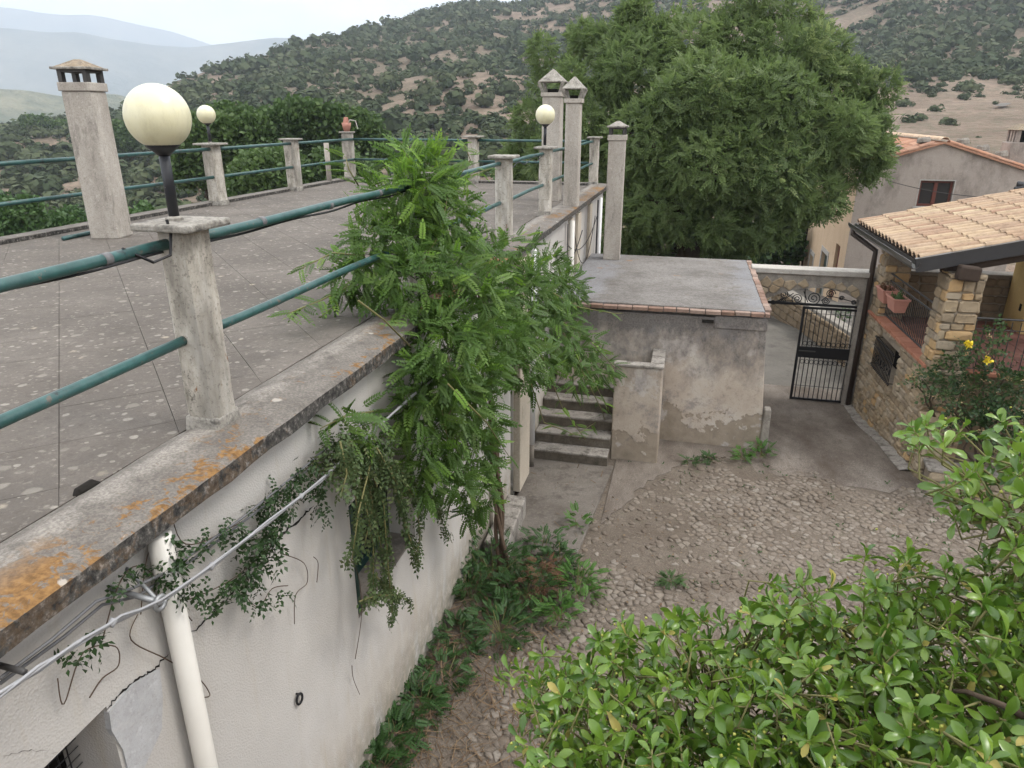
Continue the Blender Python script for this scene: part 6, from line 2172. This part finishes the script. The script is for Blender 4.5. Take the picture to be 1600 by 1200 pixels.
for a in ((770, 905, 55, .45, 'dark ferny weed clump round the vine trunk', W_, 120), (820, 930, 45, .3, 'dark ferny weeds right of the vine trunk', W_, 80), (700, 920, 40, .3, 'dark weed between wall and vine trunk', W_, 70), (905, 915, 34, .22, 'bright green weed at the right tip of the clump', WL, 50), (870, 880, 30, .25, 'dark weed behind the dry brown one', W_, 50),
          (850, 850, 26, .2, 'small dark weed near the concrete block', W_, 30), (780, 985, 48, .28, 'broad ferny weed in front of the vine trunk', W_, 80), (715, 1000, 36, .25, 'ferny weed against the foot of the white wall', W_, 60), (690, 1060, 42, .22, 'low weed patch at the wall foot, middle of the row', W_, 70), (650, 1110, 40, .25, 'low weed patch at the wall foot nearer the camera', W_, 70),
          (615, 1160, 40, .28, 'nearest dark weed patch at the wall foot', W_, 80), (870, 955, 28, .18, 'light green seedlings beside the dry weed', WL, 36), (905, 815, 16, .18, 'thin weed growing at the edge of the concrete path', WL, 14), (590, 1205, 40, .3, 'weed patch cut by the bottom of the picture', W_, 60)):
    weed(a[0], a[1] + 8, a[2], a[3], a[4], a[5], a[6])
weed(845, 925, 26, .4, 'dry red-brown weed standing among the green ones', M['deadleaf'], 46, 'dry_weed')
weed(1158, 716, 13, .12, 'small green weed at the foot of the shed wall', WL, 16)
weed(1190, 712, 15, .2, 'taller green weed at the right corner of the shed', WL, 22)
weed(1110, 718, 10, .05, 'flat weed in the crack before the shed', W_, 14)
weed(1047, 908, 11, .06, 'small pale rosette weed among the cobbles', M['bushleaf'], 16)
weed(1080, 722, 9, .04, 'flat green tuft left of the shed weeds', W_, 10)
weed(1316, 500, 9, .3, 'green weeds on the bank behind the gate bars', W_, 40, z=-5.5, grp='weeds in the lane')
weed(1243, 486, 8, .2, 'weed beside the lane just left of the gate leaf', WL, 30, z=-5.33, grp='weeds in the lane')
# tufts and litter scattered over the yard
n = 420
gx = RNG.uniform(-1.2, 4.8, n); gy = RNG.uniform(3.5, 10.2, n)
f = fbm(gx * .8 + 9, gy * .8, 3)
k_ = f > -.03
P = np.stack([gx[k_], gy[k_], np.array([gz(a, b) for a, b in zip(gx[k_], gy[k_])]) + .01], 1)
D = RNG.normal(0, .7, (len(P), 3)) + np.array([0, 0, .6])
o = fol('grass_tufts', T_CLUMP, P, rots(D), RNG.uniform(.035, .09, len(P)), M['weed'])
tag(o, 'tiny green tufts growing in the joints of the cobbles', None, None, 'stuff')
tv = [(-.5, -.02, 0), (.5, -.02, .0), (.5, .02, .02), (-.5, .02, .02)]
n = 3400
gx = np.concatenate([WX + .05 + np.abs(RNG.normal(0, .55, n // 2)), RNG.uniform(-2, 4, n // 2)]); gy = np.concatenate([RNG.uniform(3.2, 6.9, n // 2), RNG.uniform(3, 9.5, n // 2)])
P = np.stack([gx, gy, np.array([gz(a, b) for a, b in zip(gx, gy)]) + RNG.uniform(.005, .05, n)], 1)
D = RNG.normal(0, 1, (n, 3)) * np.array([1, 1, .18])
near_wall = gx < -.9
s = np.where(near_wall, RNG.uniform(.05, .22, n), RNG.uniform(.02, .06, n))
o = fol('dry_litter', (tv, [(0, 1, 2, 3)]), P, rots(D), s, M['straw'])
tag(o, 'dry stems and leaf litter strewn along the wall foot', None, None, 'stuff')
n = 900
gx = np.concatenate([WX + .1 + np.abs(RNG.normal(0, .7, n // 2)), RNG.uniform(-1.5, 3, n // 2)]); gy = RNG.uniform(3.2, 9.0, n)
P = np.stack([gx, gy, np.array([gz(a, b) for a, b in zip(gx, gy)]) + RNG.uniform(.01, .04, n)], 1)
o = fol('fallen_leaves', ([(0, -.5, 0), (.25, 0, .06), (0, .5, 0), (-.25, 0, .08)], [(0, 1, 2, 3)]), P, rots(RNG.normal(0, 1, (n, 3)) * np.array([1, 1, .2])), RNG.uniform(.02, .055, n), M['straw'])
tag(o, 'small fallen dry leaves on the yard', None, None, 'stuff')

# ------------------------------------------------------------------ roses by the porch
T_ROSE = pinnate(2, .42, .16, .2, .2, .35)
def rosebush(lobes, lab, base, nflow, dens=900, mat='roseleaf', grp='garden bushes by the porch', name='rose_bush'):
    t = thing(name, lab, 'bush', base, grp)
    L = []
    for (x, y, r_, Y) in lobes:
        c = ony(x, y, Y)
        rr = r_ / FPX * depth_of(c)
        L.append((c, (rr, rr * .8, rr)))
    P, D = lobes_fill(L, dens, .35, .3)
    fol('foliage', T_ROSE, P, rots(D, roll=.6), RNG.uniform(.09, .17, len(P)), M[mat], t)
    tm = MB()
    for c, r_ in L:
        limb(tm, base, c, .018, .006, int(abs(c[0] * 100)), 5, .12)
    tm.build('stem', M['bark'], t, True)
    k = RNG.choice(len(P), min(nflow, len(P)), replace=False)
    out = P[k] + np.array([-.02, -.05, .03])
    fol('spent_blooms', T_CLUMP, out, rots(RNG.normal(0, 1, (len(k), 3))), RNG.uniform(.05, .09, len(k)), M['rosepale'], t)['kind'] = 'stuff'
    return t, P
rb, _ = rosebush([(1490, 590, 36, 10.35), (1520, 560, 30, 10.35), (1545, 540, 22, 10.4), (1555, 515, 10, 10.5), (1530, 620, 40, 10.2), (1570, 610, 40, 10.3), (1600, 600, 40, 10.4), (1490, 630, 34, 10.1), (1460, 605, 18, 10.25)],
               'tall rose bush with two yellow blooms in front of the porch railing', np.array([4.2, 10.3, -4.68]), 26)
for (x, y) in ((1544, 562), (1513, 538)):
    c = ony(x, y, 10.1)
    fol('bloom', clump_tmpl(14, .34, .24, 9), [c, c, c], rots(RNG.normal(0, 1, (3, 3))), np.array([.10, .09, .08]), M['roseyellow'], rb)
rosebush([(1440, 592, 13, 10.5), (1428, 598, 9, 10.5)], 'small green shrub on top of the wall end before the pillar', np.array([3.6, 10.55, -4.1]), 3)
rosebush([(1560, 670, 36, 9.9), (1600, 660, 44, 9.9), (1630, 690, 50, 9.9), (1530, 665, 30, 9.95)], 'low reddish-green shrub below the roses at the right edge', np.array([4.8, 10.0, -4.68]), 10, 800, 'darkleaf')

# ------------------------------------------------------------------ the glossy shrub in the foreground
ps = thing('pittosporum_shrub', 'large glossy light green shrub filling the lower right foreground', 'shrub', (1.7, 2.1, -4.97))
OUT = [(775, 1062), (800, 1040), (880, 1010), (925, 968), (960, 965), (1000, 985), (1060, 962), (1120, 955), (1185, 925), (1195, 895), (1235, 905), (1270, 900), (1335, 895), (1360, 850), (1400, 850), (1440, 872), (1490, 868), (1505, 895), (1545, 860), (1575, 810), (1520, 815), (1462, 795), (1465, 765), (1500, 745),
       (1525, 715), (1490, 700), (1425, 700), (1420, 672), (1435, 650), (1440, 618), (1462, 640), (1490, 665), (1525, 648), (1575, 655), (1620, 690), (1800, 700), (1800, 1420), (860, 1420), (815, 1200), (800, 1110)]
W_pos, W_ax = [], []
def sd0(x, y):
    return 2.55 - .55 * np.clip((y - 900) / 300, 0, 1) - .25 * np.clip((x - 1100) / 500, 0, 1) + .25 * np.clip((1000 - x) / 250, 0, 1)
tries = 0
while len(W_pos) < 1400 and tries < 110000:
    tries += 1
    x, y = random.uniform(760, 1790), random.uniform(600, 1400)
    if not inpoly(x, y, OUT): continue
    # distance to the outline, roughly
    e = 0
    for k in range(10):
        a = k * .628
        if inpoly(x + 55 * math.cos(a), y + 55 * math.sin(a), OUT): e += 1
    layer = random.random()
    if e < 10 and layer > .5: continue
    if e < 7 and layer > .3 + .04 * e: continue
    D = sd0(x, y) + (layer ** 1.4) * .95 + random.uniform(-.1, .1)
    p = atd(x, y, D)
    if any((p[0] - q[0]) ** 2 + (p[1] - q[1]) ** 2 + (p[2] - q[2]) ** 2 < .06 ** 2 for q in W_pos): continue
    W_pos.append(p)
    ax = np.array([random.gauss(0, .6) - .1, random.gauss(0, .6) - .1, random.uniform(.15, 1.1)])
    # tips near the outline point outward
    if e < 9:
        ctr = atd(1250, 1100, 2.4)
        ax += (p - ctr) * .5
    W_ax.append(ax / np.linalg.norm(ax))
# leaf template: obovate, cupped, 5 x 3 vertices
lv_, lf_ = [], []
for i, (t, w_) in enumerate(((0, .025), (.25, .075), (.5, .145), (.74, .195), (.92, .13), (1.0, .02))):
    zc_ = .10 * math.sin(t * 2.4) - .22 * t * t
    lv_ += [(-w_, t, zc_ + .42 * w_), (0, t, zc_), (w_, t, zc_ + .42 * w_)]
for i in range(5):
    for j in (0, 1): lf_.append((i * 3 + j, i * 3 + j + 1, (i + 1) * 3 + j + 1, (i + 1) * 3 + j))
LP, LD, LU, LS, LZ = [], [], [], [], []
stems = MB()
nodes = [atd(1250, 1180, 2.9), atd(1500, 1100, 2.7), atd(1000, 1150, 2.9), atd(1400, 1000, 2.9), atd(1120, 1060, 2.9), atd(1660, 960, 2.6), atd(1640, 780, 2.5), atd(1700, 1200, 2.5), atd(900, 1090, 2.95), atd(1680, 720, 2.5)]
for p, ax in zip(W_pos, W_ax):
    nl = random.randint(6, 10)
    a0 = random.uniform(0, 6.28)
    t1 = np.cross(ax, [.3, .8, .1]); t1 /= np.linalg.norm(t1)
    t2 = np.cross(ax, t1)
    for k in range(nl):
        a = a0 + k * 2.4
        el = random.uniform(-.25, .95) if k < nl - 2 else random.uniform(.9, 1.35)
        d = (t1 * math.cos(a) + t2 * math.sin(a)) * math.cos(el) + ax * math.sin(el)
        LP.append(p - ax * (.035 * (1 - k / nl)))
        LD.append(d)
        LU.append(ax)
        LS.append(random.choice((random.uniform(.036, .058), random.uniform(.05, .076))) * (0.8 if el > .9 else 1))
    nd_ = min(nodes, key=lambda q: np.linalg.norm(q - p))
    b = p - ax * .10
    dn_ = nd_ - b
    dn_ *= min(1.0, .16 / (np.linalg.norm(dn_) + 1e-6))
    stems.tube([p - ax * .005, b, b + dn_ * .6 + np.array([0, 0, -.03]), b + dn_ + np.array([0, 0, -.08])], [.0024, .003, .0036, .004], 5)
LP, LD, LU, LS = np.array(LP), np.array(LD), np.array(LU), np.array(LS)
LD /= np.linalg.norm(LD, axis=1, keepdims=True)
xax = np.cross(LD, LU + RNG.normal(0, .25, LU.shape)); xax /= np.linalg.norm(xax, axis=1, keepdims=True)
zax = np.cross(xax, LD)
LR = np.stack([xax, LD, zax], 2)
dep = LP @ _FW
pxx, pyy = 800 + FPX * (LP @ _RT) / dep, 600 - FPX * (LP @ _UP) / dep
front = np.where((pxx > 0) & (pxx < 1600) & (pyy < 1200), LS / dep, 0)
# those largest in the picture are single leaves, the rest one mass
order = np.argsort(-front)
pick = order[:300]
lme = bpy.data.meshes.new('leaf'); lme.from_pydata(lv_, [], lf_)
lme.polygons.foreach_set('use_smooth', [True] * len(lme.polygons)); lme.materials.append(M['pitt'])
for k in pick:
    piece('leaf', lme, ps, LP[k], Matrix(LR[k].tolist()).to_quaternion(), (float(LS[k]),) * 3)
rest = order[300:]
old = RNG.random(len(rest)) < .03
o = fol('leaves', (lv_, lf_), LP[rest[~old]], LR[rest[~old]], LS[rest[~old]], M['pitt'], ps)
o['kind'] = 'stuff'
o.data.polygons.foreach_set('use_smooth', [True] * len(o.data.polygons))
o = fol('yellow_leaves', (lv_, lf_), LP[rest[old]], LR[rest[old]], LS[rest[old]], M['pittold'], ps)
o['kind'] = 'stuff'
stems.build('twig', M['twig'], ps, True)
bm_ = MB()
base = np.array([1.7, 2.1, -4.97])
crotch = atd(1560, 1300, 3.0)
limb(bm_, base, crotch, .05, .035, 5, 6, .03)
for k, q in enumerate(nodes):
    limb(bm_, crotch, q, .024, .008, 30 + k, 6, .05)
for a, b in (((1005, 1145, 2.3), (930, 1120, 2.4)), ((1600, 1120, 2.0), (1490, 1080, 2.05)), ((1590, 1010, 2.5), (1630, 930, 2.5))):
    limb(bm_, atd(*a), atd(*b), .008, .005, 9, 5, .04)
bm_.build('branch', M['bark'], ps, True)
# little yellow-green buds on stalks at the shoot tips
n = 1100
k = RNG.integers(0, len(W_pos), n)
P = np.array(W_pos)[k] + np.array(W_ax)[k] * RNG.uniform(.01, .05, (n, 1)) + RNG.normal(0, .022, (n, 3))
oc = ([(1, 0, 0), (-1, 0, 0), (0, 1, 0), (0, -1, 0), (0, 0, 1), (0, 0, -1)], [(0, 2, 4), (2, 1, 4), (1, 3, 4), (3, 0, 4), (2, 0, 5), (1, 2, 5), (3, 1, 5), (0, 3, 5)])
o = fol('buds', oc, P, rots(rdir(n)), RNG.uniform(.0035, .006, n), M['bud'], ps)
o['kind'] = 'stuff'

# ------------------------------------------------------------------ air
hz = bpy.data.materials.new('haze_air')
hz.use_nodes = True
hn = hz.node_tree.nodes
hn.clear()
ho = hn.new('ShaderNodeOutputMaterial')
hv = hn.new('ShaderNodeVolumePrincipled')
hv.inputs['Color'].default_value = (.66, .745, .87, 1)
hv.inputs['Density'].default_value = .00036
hv.inputs['Anisotropy'].default_value = .2
hz.node_tree.links.new(hv.outputs[0], ho.inputs['Volume'])
hb = MB().box(-7200, 7200, -1300, 7200, -460, 1250)
ho_ = hb.build('haze', hz)
ho_['kind'] = 'stuff'
